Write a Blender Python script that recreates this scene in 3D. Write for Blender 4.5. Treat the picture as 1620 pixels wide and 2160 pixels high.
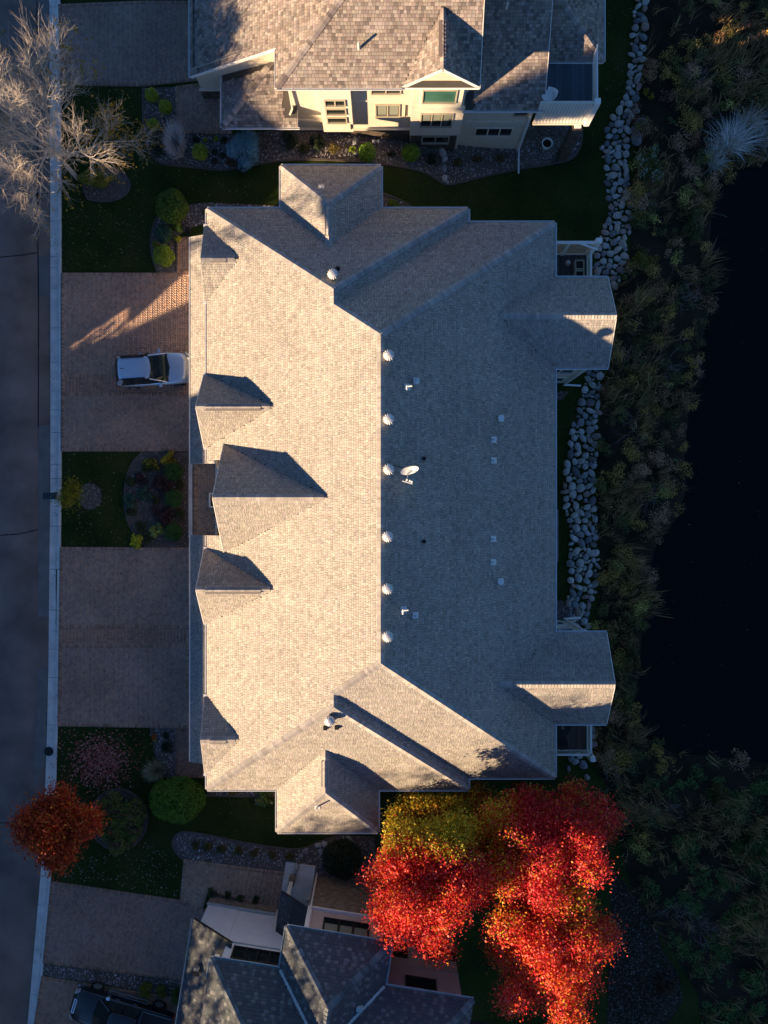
import bpy, math, random
import numpy as np
from mathutils import Vector, Matrix

for o in list(bpy.data.objects): bpy.data.objects.remove(o)
S = bpy.context.scene
COL = S.collection
R = math.radians

# ------------------------------------------------------------------ camera, sky, sun, exposure
CAM_H = 48.5                      # drone height above the drive, metres
FPX = 1745.0                      # focal length in pixels of a 1620 px wide picture
cam = bpy.data.cameras.new('camera'); cam.sensor_fit = 'HORIZONTAL'; cam.sensor_width = 36
cam.lens = FPX/1620*36; cam.clip_end = 3000; cam.clip_start = 0.5
camo = bpy.data.objects.new('camera', cam); COL.objects.link(camo)
camo.location = (0, 0, CAM_H); camo.rotation_euler = (0, 0, 0); S.camera = camo
S.render.resolution_x, S.render.resolution_y = 768, 1024

SUN_AZ, SUN_EL = R(33), R(15.2)   # light travels towards +x and +y, low evening sun
LDIR = Vector((math.cos(SUN_EL)*math.cos(SUN_AZ), math.cos(SUN_EL)*math.sin(SUN_AZ), -math.sin(SUN_EL)))
W = bpy.data.worlds.new('World'); S.world = W; W.use_nodes = True
nt = W.node_tree; nt.nodes.clear()
sky = nt.nodes.new('ShaderNodeTexSky'); sky.sky_type = 'NISHITA'; sky.sun_disc = False
sky.sun_elevation = SUN_EL
sky.sun_rotation = math.atan2(-LDIR.x, -LDIR.y)
sky.air_density = 0.9; sky.dust_density = 0.0; sky.ozone_density = 5.5
bg = nt.nodes.new('ShaderNodeBackground'); bg.inputs[1].default_value = 0.056
wo = nt.nodes.new('ShaderNodeOutputWorld')
nt.links.new(sky.outputs[0], bg.inputs[0]); nt.links.new(bg.outputs[0], wo.inputs[0])
sl = bpy.data.lights.new('sun', 'SUN'); sl.energy = 5.0; sl.angle = R(0.55); sl.color = (1.0, 0.71, 0.42)
so = bpy.data.objects.new('sun', sl); COL.objects.link(so); so.location = (-60, -40, 60)
so.rotation_euler = LDIR.to_track_quat('-Z', 'Y').to_euler()
S.view_settings.view_transform = 'Standard'; S.view_settings.look = 'None'
S.view_settings.exposure = 1.47; S.view_settings.gamma = 1.0; S.view_settings.use_curve_mapping = False

# ------------------------------------------------------------------ helpers
rng = np.random.default_rng(7); random.seed(7)

def at(px, py, z=0.0):            # photograph position + height -> place in metres
    k = (CAM_H - z)/FPX
    return Vector(((px-810)*k, (1080-py)*k, z))

class MB:
    def __init__(s): s.v = []; s.f = []; s.c = []
    def add(s, vs, fs, col=None):
        b = len(s.v); s.v += [tuple(v) for v in vs]
        for f in fs: s.f.append([b+i for i in f]); s.c.append(col)
        return s
    def box(s, x0, x1, y0, y1, z0, z1, col=None):
        return s.add([(x0,y0,z0),(x1,y0,z0),(x1,y1,z0),(x0,y1,z0),(x0,y0,z1),(x1,y0,z1),(x1,y1,z1),(x0,y1,z1)],
                     [(0,3,2,1),(4,5,6,7),(0,1,5,4),(1,2,6,5),(2,3,7,6),(3,0,4,7)], col)
    def bar(s, p, q, w, h, up=(0,0,1), col=None):     # box beam from p to q
        p = Vector(p); q = Vector(q); d = (q-p).normalized(); u = Vector(up)
        if abs(d.dot(u)) > .98: u = Vector((1,0,0))
        a = d.cross(u).normalized()*w/2; b = a.cross(d).normalized()*h/2
        vs = [p-a-b, p+a-b, p+a+b, p-a+b, q-a-b, q+a-b, q+a+b, q-a+b]
        return s.add(vs, [(0,1,2,3),(4,7,6,5),(0,4,5,1),(1,5,6,2),(2,6,7,3),(3,7,4,0)], col)
    def prism(s, poly, z0, z1, col=None):
        n = len(poly); vs = [(p[0],p[1],z0) for p in poly]+[(p[0],p[1],z1) for p in poly]
        fs = [tuple(range(n-1,-1,-1)), tuple(range(n,2*n))]+[(i,(i+1)%n,n+(i+1)%n,n+i) for i in range(n)]
        return s.add(vs, fs, col)
    def walls(s, poly, z0, z1, col=None):
        n = len(poly); vs = [(p[0],p[1],z0) for p in poly]+[(p[0],p[1],z1) for p in poly]
        return s.add(vs, [(i,(i+1)%n,n+(i+1)%n,n+i) for i in range(n)], col)
    def tube(s, p, q, r0, r1, n=8, cap=True, col=None):
        p = Vector(p); q = Vector(q); d = (q-p).normalized()
        u = Vector((0,0,1)) if abs(d.z) < .9 else Vector((1,0,0))
        a = d.cross(u).normalized(); b = a.cross(d)
        vs = []
        for c, r in ((p,r0),(q,r1)):
            for i in range(n):
                t = 2*math.pi*i/n; vs.append(c+a*math.cos(t)*r+b*math.sin(t)*r)
        fs = [(i,(i+1)%n,n+(i+1)%n,n+i) for i in range(n)]
        if cap: fs += [tuple(range(n-1,-1,-1)), tuple(range(n,2*n))]
        return s.add(vs, fs, col)
    def lathe(s, prof, c=(0,0,0), n=16, ripple=0, col=None):
        vs = []; m = len(prof)
        for r, z in prof:
            for i in range(n):
                t = 2*math.pi*i/n; k = r*(1+(ripple if i%2 else 0)) ; vs.append((c[0]+k*math.cos(t), c[1]+k*math.sin(t), c[2]+z))
        fs = [(j*n+i, j*n+(i+1)%n, (j+1)*n+(i+1)%n, (j+1)*n+i) for j in range(m-1) for i in range(n)]
        fs += [tuple(range((m-1)*n, m*n)), tuple(range(n-1,-1,-1))]
        return s.add(vs, fs, col)
    def build(s, name, mat, parent=None, world=True, smooth=False, bevel=0, kind=None):
        me = bpy.data.meshes.new(name); me.from_pydata(s.v, [], s.f)
        me.materials.append(mat)
        if any(c is not None for c in s.c):
            at_ = me.attributes.new('Col', 'FLOAT_COLOR', 'FACE')
            at_.data.foreach_set('color', np.array([(c or (.3,.3,.3))+(1,) for c in s.c], dtype=np.float32).ravel())
        if smooth: me.polygons.foreach_set('use_smooth', [True]*len(me.polygons))
        me.update()
        return link(name, me, parent, world, bevel, kind)

def link(name, me, parent=None, world=True, bevel=0, kind=None):
    o = bpy.data.objects.new(name, me); COL.objects.link(o)
    if parent:
        o.parent = parent
        if world and parent.type == 'EMPTY': o.matrix_parent_inverse = parent.matrix_basis.inverted()
    if bevel:
        m = o.modifiers.new('bevel', 'BEVEL'); m.width = bevel; m.segments = 2; m.limit_method = 'ANGLE'
    if kind: o['kind'] = kind
    return o

def np_mesh(name, V, F, mat, parent=None, cols=None, world=True, kind=None, smooth=False):
    V = np.asarray(V, dtype=np.float32); F = np.asarray(F, dtype=np.int32); n, k = F.shape
    me = bpy.data.meshes.new(name)
    me.vertices.add(len(V)); me.vertices.foreach_set('co', V.ravel())
    me.loops.add(n*k); me.loops.foreach_set('vertex_index', F.ravel())
    me.polygons.add(n); me.polygons.foreach_set('loop_start', np.arange(n, dtype=np.int32)*k)
    if cols is not None:
        a = me.attributes.new('Col', 'FLOAT_COLOR', 'FACE')
        a.data.foreach_set('color', np.concatenate([np.clip(cols,0,1), np.ones((n,1))], 1).astype(np.float32).ravel())
    if smooth: me.polygons.foreach_set('use_smooth', np.ones(n, dtype=bool))
    me.materials.append(mat); me.update(calc_edges=True); me.validate()
    return link(name, me, parent, world, 0, kind)

def tag(o, label=None, cat=None, group=None, kind=None):
    if label: o['label'] = label
    if cat: o['category'] = cat
    if group: o['group'] = group
    if kind: o['kind'] = kind
    return o
def thing(name, label, cat, loc=(0,0,0), rz=0, group=None):
    e = bpy.data.objects.new(name, None); COL.objects.link(e); e.location = loc; e.rotation_euler = (0,0,rz)
    e.empty_display_size = .3
    return tag(e, label, cat, group)
def copy_thing(src, loc, rz=0, scale=1, label=None, group=None):
    r = src.copy(); COL.objects.link(r); r.location = loc; r.rotation_euler = (0,0,rz); r.scale = (scale,)*3
    if label: r['label'] = label
    if group: r['group'] = group
    for ch in list(src.children):
        c = ch.copy(); COL.objects.link(c); c.parent = r
        for g in list(ch.children):
            d = g.copy(); COL.objects.link(d); d.parent = c
    return r

def inpoly(x, y, poly):
    x = np.asarray(x, float); y = np.asarray(y, float); ins = np.zeros(x.shape, bool); n = len(poly)
    for i in range(n):
        x0, y0 = poly[i][0], poly[i][1]; x1, y1 = poly[(i+1)%n][0], poly[(i+1)%n][1]
        if y0 == y1: continue
        c = ((y0 > y) != (y1 > y)) & (x < (x1-x0)*(y-y0)/(y1-y0)+x0); ins ^= c
    return ins

# ---- materials
def nodes(name):
    m = bpy.data.materials.new(name); m.use_nodes = True; t = m.node_tree
    return m, t, t.nodes['Principled BSDF']
def mat(name, col, rough=.7, spec=.3, metal=0, noise=0, nscale=8, bump=0, bscale=30, coat=0):
    m, t, b = nodes(name)
    b.inputs['Base Color'].default_value = (*col,1); b.inputs['Roughness'].default_value = rough
    b.inputs['Specular IOR Level'].default_value = spec; b.inputs['Metallic'].default_value = metal
    b.inputs['Coat Weight'].default_value = coat
    if noise:
        tc = t.nodes.new('ShaderNodeTexCoord'); n = t.nodes.new('ShaderNodeTexNoise'); n.inputs['Scale'].default_value = nscale; n.inputs['Detail'].default_value = 6
        r = t.nodes.new('ShaderNodeMapRange'); r.inputs[1].default_value = .3; r.inputs[2].default_value = .7
        r.inputs[3].default_value = 1-noise; r.inputs[4].default_value = 1+noise
        mx = t.nodes.new('ShaderNodeVectorMath'); mx.operation = 'SCALE'; mx.inputs[0].default_value = col
        t.links.new(tc.outputs['Object'], n.inputs['Vector']); t.links.new(n.outputs['Fac'], r.inputs[0])
        t.links.new(r.outputs[0], mx.inputs['Scale']); t.links.new(mx.outputs[0], b.inputs['Base Color'])
    if bump:
        tc = t.nodes.new('ShaderNodeTexCoord'); n = t.nodes.new('ShaderNodeTexNoise'); n.inputs['Scale'].default_value = bscale; n.inputs['Detail'].default_value = 4
        bp = t.nodes.new('ShaderNodeBump'); bp.inputs['Strength'].default_value = bump; bp.inputs['Distance'].default_value = .03
        t.links.new(tc.outputs['Object'], n.inputs['Vector']); t.links.new(n.outputs['Fac'], bp.inputs['Height']); t.links.new(bp.outputs[0], b.inputs['Normal'])
    return m
def mat_attr(name, rough=.85, spec=.2, noise=.15, nscale=25, transl=0, big=0, bump=0):
    m, t, b = nodes(name); b.inputs['Roughness'].default_value = rough; b.inputs['Specular IOR Level'].default_value = spec
    a = t.nodes.new('ShaderNodeAttribute'); a.attribute_name = 'Col'
    tc = t.nodes.new('ShaderNodeTexCoord'); out = a.outputs['Color']
    for amt, sc in ((noise, nscale), (big, .35)):
        if not amt: continue
        n = t.nodes.new('ShaderNodeTexNoise'); n.inputs['Scale'].default_value = sc; n.inputs['Detail'].default_value = 5
        r = t.nodes.new('ShaderNodeMapRange'); r.inputs[1].default_value = .3; r.inputs[2].default_value = .7
        r.inputs[3].default_value = 1-amt; r.inputs[4].default_value = 1+amt
        mx = t.nodes.new('ShaderNodeVectorMath'); mx.operation = 'SCALE'
        t.links.new(tc.outputs['Object'], n.inputs['Vector']); t.links.new(n.outputs['Fac'], r.inputs[0])
        t.links.new(out, mx.inputs[0]); t.links.new(r.outputs[0], mx.inputs['Scale']); out = mx.outputs[0]
    t.links.new(out, b.inputs['Base Color'])
    if bump:
        n = t.nodes.new('ShaderNodeTexNoise'); n.inputs['Scale'].default_value = 90; bp = t.nodes.new('ShaderNodeBump')
        bp.inputs['Strength'].default_value = bump; bp.inputs['Distance'].default_value = .01
        t.links.new(tc.outputs['Object'], n.inputs['Vector']); t.links.new(n.outputs['Fac'], bp.inputs['Height']); t.links.new(bp.outputs[0], b.inputs['Normal'])
    if transl:
        tr = t.nodes.new('ShaderNodeBsdfTranslucent'); mi = t.nodes.new('ShaderNodeMixShader'); mi.inputs[0].default_value = transl
        t.links.new(out, tr.inputs[0]); t.links.new(b.outputs[0], mi.inputs[1]); t.links.new(tr.outputs[0], mi.inputs[2])
        t.links.new(mi.outputs[0], t.nodes['Material Output'].inputs[0])
    return m
def mat_brick(name, c1, c2, mortar, sx, sy, var=.25, bump=.6):
    # coursed stone or lap boards: x+y along the wall, z up
    m, t, b = nodes(name); b.inputs['Roughness'].default_value = .85; b.inputs['Specular IOR Level'].default_value = .2
    tc = t.nodes.new('ShaderNodeTexCoord'); sp = t.nodes.new('ShaderNodeSeparateXYZ'); ad = t.nodes.new('ShaderNodeMath'); ad.operation = 'ADD'
    cb = t.nodes.new('ShaderNodeCombineXYZ'); br = t.nodes.new('ShaderNodeTexBrick')
    t.links.new(tc.outputs['Object'], sp.inputs[0]); t.links.new(sp.outputs[0], ad.inputs[0]); t.links.new(sp.outputs[1], ad.inputs[1])
    t.links.new(ad.outputs[0], cb.inputs[0]); t.links.new(sp.outputs[2], cb.inputs[1]); t.links.new(cb.outputs[0], br.inputs['Vector'])
    br.inputs['Color1'].default_value = (*c1,1); br.inputs['Color2'].default_value = (*c2,1); br.inputs['Mortar'].default_value = (*mortar,1)
    br.inputs['Scale'].default_value = 1; br.inputs['Brick Width'].default_value = sx; br.inputs['Row Height'].default_value = sy
    br.inputs['Mortar Size'].default_value = .008; br.inputs['Bias'].default_value = -.1
    n = t.nodes.new('ShaderNodeTexNoise'); n.inputs['Scale'].default_value = 3.5; n.inputs['Detail'].default_value = 5
    r = t.nodes.new('ShaderNodeMapRange'); r.inputs[1].default_value = .3; r.inputs[2].default_value = .7; r.inputs[3].default_value = 1-var; r.inputs[4].default_value = 1+var
    mx = t.nodes.new('ShaderNodeVectorMath'); mx.operation = 'SCALE'
    t.links.new(tc.outputs['Object'], n.inputs['Vector']); t.links.new(n.outputs['Fac'], r.inputs[0]); t.links.new(br.outputs['Color'], mx.inputs[0]); t.links.new(r.outputs[0], mx.inputs['Scale'])
    t.links.new(mx.outputs[0], b.inputs['Base Color'])
    bp = t.nodes.new('ShaderNodeBump'); bp.inputs['Strength'].default_value = bump; bp.inputs['Distance'].default_value = .03; bp.invert = True
    t.links.new(br.outputs['Fac'], bp.inputs['Height']); t.links.new(bp.outputs[0], b.inputs['Normal'])
    return m

M = {}
M['shingle'] = mat_attr('shingle', .95, .1, .14, 40, big=.07)
M['underlay'] = mat('underlay', (.07,.064,.06), .95, .1)
M['underlay_dark'] = mat('underlay_dark', (.06,.065,.065), .95, .1)
M['paver'] = mat_attr('paver', .85, .2, .2, 30, big=.16)
M['sand'] = mat('joint_sand', (.12,.10,.095), .95, .1, noise=.3, nscale=3)
M['leaf'] = mat_attr('leaf', .5, .32, .12, 6, transl=.32)
M['needle'] = mat_attr('needle', .7, .2, .15, 6, transl=.1)
M['litter'] = mat_attr('litter', .8, .15, .1, 6)
M['pebble'] = mat_attr('pebble', .75, .25, .1, 30)
M['bark_pale'] = mat('bark_pale', (.60,.52,.43), .85, .2, noise=.3, nscale=14, bump=.4)
M['bark_dark'] = mat('bark_dark', (.07,.05,.038), .9, .2, noise=.3, nscale=14, bump=.4)
M['white'] = mat('white_trim', (.78,.77,.74), .45, .4, noise=.04, nscale=3)
M['gutter'] = mat('gutter_paint', (.72,.73,.74), .35, .5, noise=.05, nscale=2)
M['gutter_dark'] = mat('gutter_aged', (.42,.47,.47), .5, .4, noise=.15, nscale=2)
M['cream'] = mat_brick('cream_lap_siding', (.64,.58,.47), (.64,.58,.47), (.42,.38,.30), 60, .13, var=.05, bump=.35)
M['cream_trim'] = mat('cream_trim', (.68,.62,.52), .6, .3, noise=.04, nscale=3)
M['main_wall'] = mat_brick('grey_lap_siding', (.52,.48,.42), (.52,.48,.42), (.34,.31,.27), 60, .15, var=.05, bump=.35)
M['white_wall'] = mat('white_stucco', (.80,.79,.80), .9, .2, noise=.05, nscale=2, bump=.12, bscale=60)
M['pink_wall'] = mat('pink_stucco', (.48,.40,.37), .9, .2, noise=.08, nscale=2, bump=.12, bscale=60)
M['stone'] = mat_brick('stone_veneer', (.17,.13,.10), (.07,.058,.05), (.03,.027,.025), .42, .085, bump=1)
M['brickface'] = mat_brick('pale_brick', (.36,.29,.22), (.22,.16,.12), (.12,.10,.085), .26, .085, bump=.8)
M['glass'] = mat('window_glass', (.012,.02,.02), .05, .6)
M['glass_green'] = mat('window_glass_green', (.05,.14,.11), .06, .6, noise=.15, nscale=.7)
M['frame_tan'] = mat('frame_tan', (.42,.37,.28), .55, .35)
M['frame_dark'] = mat('frame_dark', (.03,.026,.024), .5, .35)
M['blind'] = mat('blind_fabric', (.22,.24,.20), .9, .1)
M['deckwood'] = mat_attr('deck_board', .75, .25, .2, 9)
M['metal'] = mat('galvanised', (.62,.62,.62), .4, .5, metal=.3, noise=.08, nscale=6)
M['black'] = mat('black_plastic', (.012,.012,.013), .5, .4)
M['asphalt'] = mat('asphalt', (.175,.168,.160), .92, .2, noise=.3, nscale=.5, bump=.25, bscale=120)
M['asphalt_new'] = mat('asphalt_patch', (.19,.184,.178), .92, .2, noise=.15, nscale=1.6, bump=.25, bscale=120)
M['tar'] = mat('tar_seal', (.012,.012,.013), .6, .3)
M['concrete'] = mat('concrete', (.70,.68,.64), .85, .25, noise=.16, nscale=1.6, bump=.15, bscale=70)
M['edging'] = mat('bed_edging', (.12,.10,.09), .85, .2, noise=.2, nscale=4, bump=.2)
M['rock'] = mat('fieldstone', (.3,.3,.3), .8, .25)
m_, t_, b_ = nodes('fieldstone'); M['rock'] = m_
oi = t_.nodes.new('ShaderNodeObjectInfo'); cr = t_.nodes.new('ShaderNodeValToRGB'); els = cr.color_ramp.elements
els[0].color = (.38,.38,.39,1); els[1].color = (.28,.30,.33,1)
for p_, c_ in ((.2,(.48,.46,.42)),(.35,(.22,.22,.24)),(.5,(.55,.54,.52)),(.62,(.36,.25,.21)),(.43,(.12,.125,.14)),(.68,(.16,.15,.15)),(.95,(.13,.14,.16)),(.75,(.42,.42,.43)),(.88,(.50,.43,.36))):
    e_ = els.new(p_); e_.color = (*c_,1)
n_ = t_.nodes.new('ShaderNodeTexNoise'); n_.inputs['Scale'].default_value = 3; n_.inputs['Detail'].default_value = 8
tc_ = t_.nodes.new('ShaderNodeTexCoord'); mr_ = t_.nodes.new('ShaderNodeMapRange'); mr_.inputs[1].default_value=.3; mr_.inputs[2].default_value=.7; mr_.inputs[3].default_value=.65; mr_.inputs[4].default_value=1.3
sc_ = t_.nodes.new('ShaderNodeVectorMath'); sc_.operation='SCALE'
t_.links.new(oi.outputs['Random'], cr.inputs[0]); t_.links.new(tc_.outputs['Object'], n_.inputs['Vector']); t_.links.new(n_.outputs['Fac'], mr_.inputs[0])
t_.links.new(cr.outputs[0], sc_.inputs[0]); t_.links.new(mr_.outputs[0], sc_.inputs['Scale']); t_.links.new(sc_.outputs[0], b_.inputs['Base Color'])
b_.inputs['Roughness'].default_value=.8; b_.inputs['Specular IOR Level'].default_value=.25
# turf and soil
def mat_turf(name, c1, c2, c3):
    m, t, b = nodes(name); b.inputs['Roughness'].default_value = .95; b.inputs['Specular IOR Level'].default_value = .1
    tc = t.nodes.new('ShaderNodeTexCoord'); n1 = t.nodes.new('ShaderNodeTexNoise'); n1.inputs['Scale'].default_value = .45; n1.inputs['Detail'].default_value = 6
    n2 = t.nodes.new('ShaderNodeTexNoise'); n2.inputs['Scale'].default_value = 14; n2.inputs['Detail'].default_value = 8
    cr = t.nodes.new('ShaderNodeValToRGB'); e = cr.color_ramp.elements; e[0].position = .3; e[1].position = .72; e[0].color = (*c1,1); e[1].color = (*c3,1); q = e.new(.5); q.color = (*c2,1)
    mr = t.nodes.new('ShaderNodeMapRange'); mr.inputs[1].default_value=.3; mr.inputs[2].default_value=.7; mr.inputs[3].default_value=.55; mr.inputs[4].default_value=1.45
    sc = t.nodes.new('ShaderNodeVectorMath'); sc.operation = 'SCALE'
    for n in (n1, n2): t.links.new(tc.outputs['Object'], n.inputs['Vector'])
    t.links.new(n1.outputs['Fac'], cr.inputs[0]); t.links.new(n2.outputs['Fac'], mr.inputs[0]); t.links.new(cr.outputs[0], sc.inputs[0]); t.links.new(mr.outputs[0], sc.inputs['Scale'])
    t.links.new(sc.outputs[0], b.inputs['Base Color'])
    bp = t.nodes.new('ShaderNodeBump'); bp.inputs['Strength'].default_value = .6; bp.inputs['Distance'].default_value = .05
    t.links.new(n2.outputs['Fac'], bp.inputs['Height']); t.links.new(bp.outputs[0], b.inputs['Normal'])
    return m
M['turf'] = mat_turf('turf', (.018,.032,.008), (.030,.050,.011), (.050,.056,.017))
M['soil'] = mat_turf('bank_soil', (.02,.016,.011), (.032,.026,.017), (.045,.036,.024))
M['bedsoil'] = mat_turf('gravel_bed_soil', (.095,.08,.066), (.125,.105,.088), (.155,.132,.108))
m_, t_, b_ = nodes('pond_water'); M['water'] = m_
b_.inputs['Base Color'].default_value = (.0012,.0022,.003,1); b_.inputs['Roughness'].default_value = .06; b_.inputs['Specular IOR Level'].default_value = .2
n_ = t_.nodes.new('ShaderNodeTexNoise'); n_.inputs['Scale'].default_value = 2.2; bp_ = t_.nodes.new('ShaderNodeBump'); bp_.inputs['Strength'].default_value = .05
tc_ = t_.nodes.new('ShaderNodeTexCoord'); t_.links.new(tc_.outputs['Object'], n_.inputs['Vector']); t_.links.new(n_.outputs['Fac'], bp_.inputs['Height']); t_.links.new(bp_.outputs[0], b_.inputs['Normal'])

# ------------------------------------------------------------------ terrain
WATER_Z = -4.2
SHORE = [(1700,300),(1620,332),(1560,352),(1502,385),(1497,470),(1490,560),(1498,640),(1478,720),(1456,800),(1450,880),(1440,960),(1446,1030),(1420,1100),(1380,1150),
         (1368,1200),(1374,1250),(1352,1320),(1348,1400),(1338,1460),(1330,1500),(1352,1555),(1420,1592),(1510,1600),(1620,1612),(1720,1600),(2600,1500),(2600,300)]
SHORE = [at(a, b, WATER_Z) for a, b in SHORE]; SHORE = [(p.x, p.y) for p in SHORE]
CURB_Y = [(-200,0),(0,103),(500,105),(1000,105),(1200,103),(1400,101),(1500,99),(1600,96),(1700,93),(1850,84),(2000,71),(2160,57),(2400,30)]   # py -> px of the gutter edge
def curbx(y):
    py = 1080-np.asarray(y, float)*FPX/CAM_H
    return (np.interp(py, [a for a, b in CURB_Y], [b for a, b in CURB_Y])-810)*CAM_H/FPX
def sdist(x, y):                  # distance to the pond edge, negative inside
    x = np.asarray(x, float); y = np.asarray(y, float); d = np.full(x.shape, 1e9); n = len(SHORE)
    for i in range(n):
        ax, ay = SHORE[i]; bx, by = SHORE[(i+1)%n]; ex, ey = bx-ax, by-ay
        t = np.clip(((x-ax)*ex+(y-ay)*ey)/(ex*ex+ey*ey), 0, 1); d = np.minimum(d, np.hypot(x-ax-t*ex, y-ay-t*ey))
    return np.where(inpoly(x, y, SHORE), -d, d)
def gz(x, y):
    x = np.asarray(x, float); y = np.asarray(y, float)
    t = np.clip((x+5)/13.5, 0, 1); z = -2.95*(3*t*t-2*t*t*t)
    d = sdist(x, y)
    sh = np.where(d > 0, WATER_Z+.02+d*.24, WATER_Z+d*.35)
    z = np.where(sh < z, np.maximum(sh, -7), z)
    c = curbx(y)
    z = np.where(x < c+.5, -.25, z)
    z = np.where(x < c-9.2, np.clip((-x+c-9.2)*.12, 0, .9), z)
    return z
def gz1(x, y): return float(gz(np.array([x]), np.array([y]))[0])
def atg(px, py, dz=0):            # photograph position -> place on the ground
    z = 0.
    for _ in range(8):
        p = at(px, py, z+dz); z = .5*z+.5*gz1(p.x, p.y)
    p = at(px, py, z+dz); p.z = gz1(p.x, p.y); return p
def vnoise(x, y, s=1., k=0):
    return (np.sin(x*1.3*s+k)+np.sin(y*1.7*s+1.3*k+2)+np.sin((x+y)*.9*s+k*2.1)+np.sin((x-y*1.4)*2.1*s+k)*.7+np.sin((x*1.9+y)*3.1*s-k)*.5)/4.2

def axis(lo, hi, step, far):
    c = np.arange(lo, hi+1e-6, step); k = np.array([1.5,4,9,18,35,70,140,far])
    return np.concatenate([(lo-k)[::-1], c, hi+k])
gx = axis(-34, 27, .45, 300); gy = axis(-34, 34, .45, 300)
GX, GY = np.meshgrid(gx, gy); GZ = gz(GX, GY) + .012*vnoise(GX, GY, 1.1)*(np.abs(GX) < 300)
nx, ny = len(gx), len(gy)
idx = np.arange(nx*ny).reshape(ny, nx)
F = np.stack([idx[:-1,:-1], idx[:-1,1:], idx[1:,1:], idx[1:,:-1]], -1).reshape(-1, 4)
tag(np_mesh('ground', np.stack([GX, GY, GZ], -1).reshape(-1, 3), F, M['turf'], smooth=True), kind='structure')

def sheet(name, poly, material, off=.02, zfun=gz, step=.6, parent=None, kind='structure'):
    # polygon in metres, cut into strips and laid on the terrain
    import bmesh
    bm = bmesh.new(); bm.faces.new([bm.verts.new((p[0], p[1], 0)) for p in poly])
    xs = [p[0] for p in poly]; ys = [p[1] for p in poly]
    for ax, lo, hi in ((0, min(xs), max(xs)), (1, min(ys), max(ys))):
        c = math.ceil(lo/step)*step
        while c < hi:
            no = (1,0,0) if ax == 0 else (0,1,0); co = (c,0,0) if ax == 0 else (0,c,0)
            bmesh.ops.bisect_plane(bm, geom=bm.verts[:]+bm.edges[:]+bm.faces[:], plane_co=co, plane_no=no); c += step
    vs = bm.verts[:]; Z = zfun(np.array([v.co.x for v in vs]), np.array([v.co.y for v in vs]))
    for v, z in zip(vs, Z): v.co.z = z+off
    bmesh.ops.recalc_face_normals(bm, faces=bm.faces[:])
    if bm.faces and bm.faces[:][0].normal.z < 0: bmesh.ops.reverse_faces(bm, faces=bm.faces[:])
    me = bpy.data.meshes.new(name); bm.to_mesh(me); bm.free(); me.materials.append(material)
    return link(name, me, parent, True, 0, kind)
def smooth_poly(pts, it=2):
    for _ in range(it):
        q = []
        for i in range(len(pts)):
            a, b = pts[i], pts[(i+1)%len(pts)]
            q += [(a[0]*.75+b[0]*.25, a[1]*.75+b[1]*.25), (a[0]*.25+b[0]*.75, a[1]*.25+b[1]*.75)]
        pts = q
    return pts
def smooth_line(pts, it=2):
    for _ in range(it):
        q = [pts[0]]
        for a, b in zip(pts[:-1], pts[1:]): q += [(a[0]*.75+b[0]*.25, a[1]*.75+b[1]*.25), (a[0]*.25+b[0]*.75, a[1]*.25+b[1]*.75)]
        pts = q+[pts[-1]]
    return pts
def G(pts): return [(lambda p: (p.x, p.y))(atg(a, b)) for a, b in pts]

tag(sheet('pond_water', [(p[0]*1.0, p[1]) for p in SHORE], M['water'], 0, lambda x, y: np.full(np.shape(x), WATER_Z), 12), kind='structure')

# road, gutter and kerb
ys_ = np.concatenate([np.arange(-120, -34, 8), np.arange(-34, 34.1, .5), np.arange(42, 130, 8)])
def ribbon(name, o0, o1, z0, z1, material, y0=-200, y1=200, thick=0, kind='structure', parent=None):
    yy = ys_[(ys_ >= y0) & (ys_ <= y1)]; c = curbx(yy); n = len(yy)
    V = np.concatenate([np.stack([c+o0, yy, np.full(n, z0)], 1), np.stack([c+o1, yy, np.full(n, z1)], 1)])
    Fq = np.stack([np.arange(n-1), np.arange(n-1)+n, np.arange(n-1)+n+1, np.arange(n-1)+1], 1)
    if thick:
        V2 = V.copy(); V2[:,2] -= thick; m = 2*n; V = np.concatenate([V, V2])
        i = np.arange(n-1)
        Fq = np.concatenate([Fq, np.stack([i, i+1, i+1+m, i+m], 1), np.stack([i+n, i+n+m, i+n+1+m, i+n+1], 1),
                             np.array([[0, m, n+m, n], [n-1, 2*n-1, 2*n-1+m, n-1+m]])])
    return link_kind(np_mesh(name, V, Fq, material, parent), kind)
def link_kind(o, kind):
    if kind: o['kind'] = kind
    return o
ribbon('road', -9.0, 0, -.10, -.10, M['asphalt'], thick=.12)
M2Y = lambda py: (1080-py)/36.
def road_patch(name, pts, material, off=-.094):
    p = [at(a, b, -.1) for a, b in pts]; m = MB(); m.add([(q.x, q.y, off) for q in p], [tuple(range(len(p)-1,-1,-1))]); o = m.build(name, material); o['kind'] = 'structure'; return o
road_patch('road_patch', [(82,898),(105,897),(103,1300),(80,1302)], M['asphalt_new'])
road_patch('road_patch', [(82,540),(105,540),(105,626),(83,626)], M['asphalt_new'])
road_patch('road_patch', [(78,0),(103,0),(104,180),(80,182)], M['asphalt_new'])
road_patch('road_patch', [(80,1410),(100,1410),(95,1610),(72,1660),(70,1600),(78,1500)], M['asphalt_new'])
for line in ([(-40,545),(20,541),(50,538),(78,533)], [(-40,1132),(15,1128),(40,1127),(80,1117)], [(-40,1734),(10,1736),(60,1736)], [(78,0),(79,300),(80,530),(82,640),(81,900)], [(60,413),(90,409),(105,408)]):
    p = [at(a, b, -.1) for a, b in smooth_line(line, 2)]; m = MB()
    for a, b in zip(p[:-1], p[1:]): m.bar((a.x,a.y,-.099), (b.x,b.y,-.099), .045+.02*random.random(), .012)
    m.build('tar_seam', M['tar'])['kind'] = 'structure'
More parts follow.
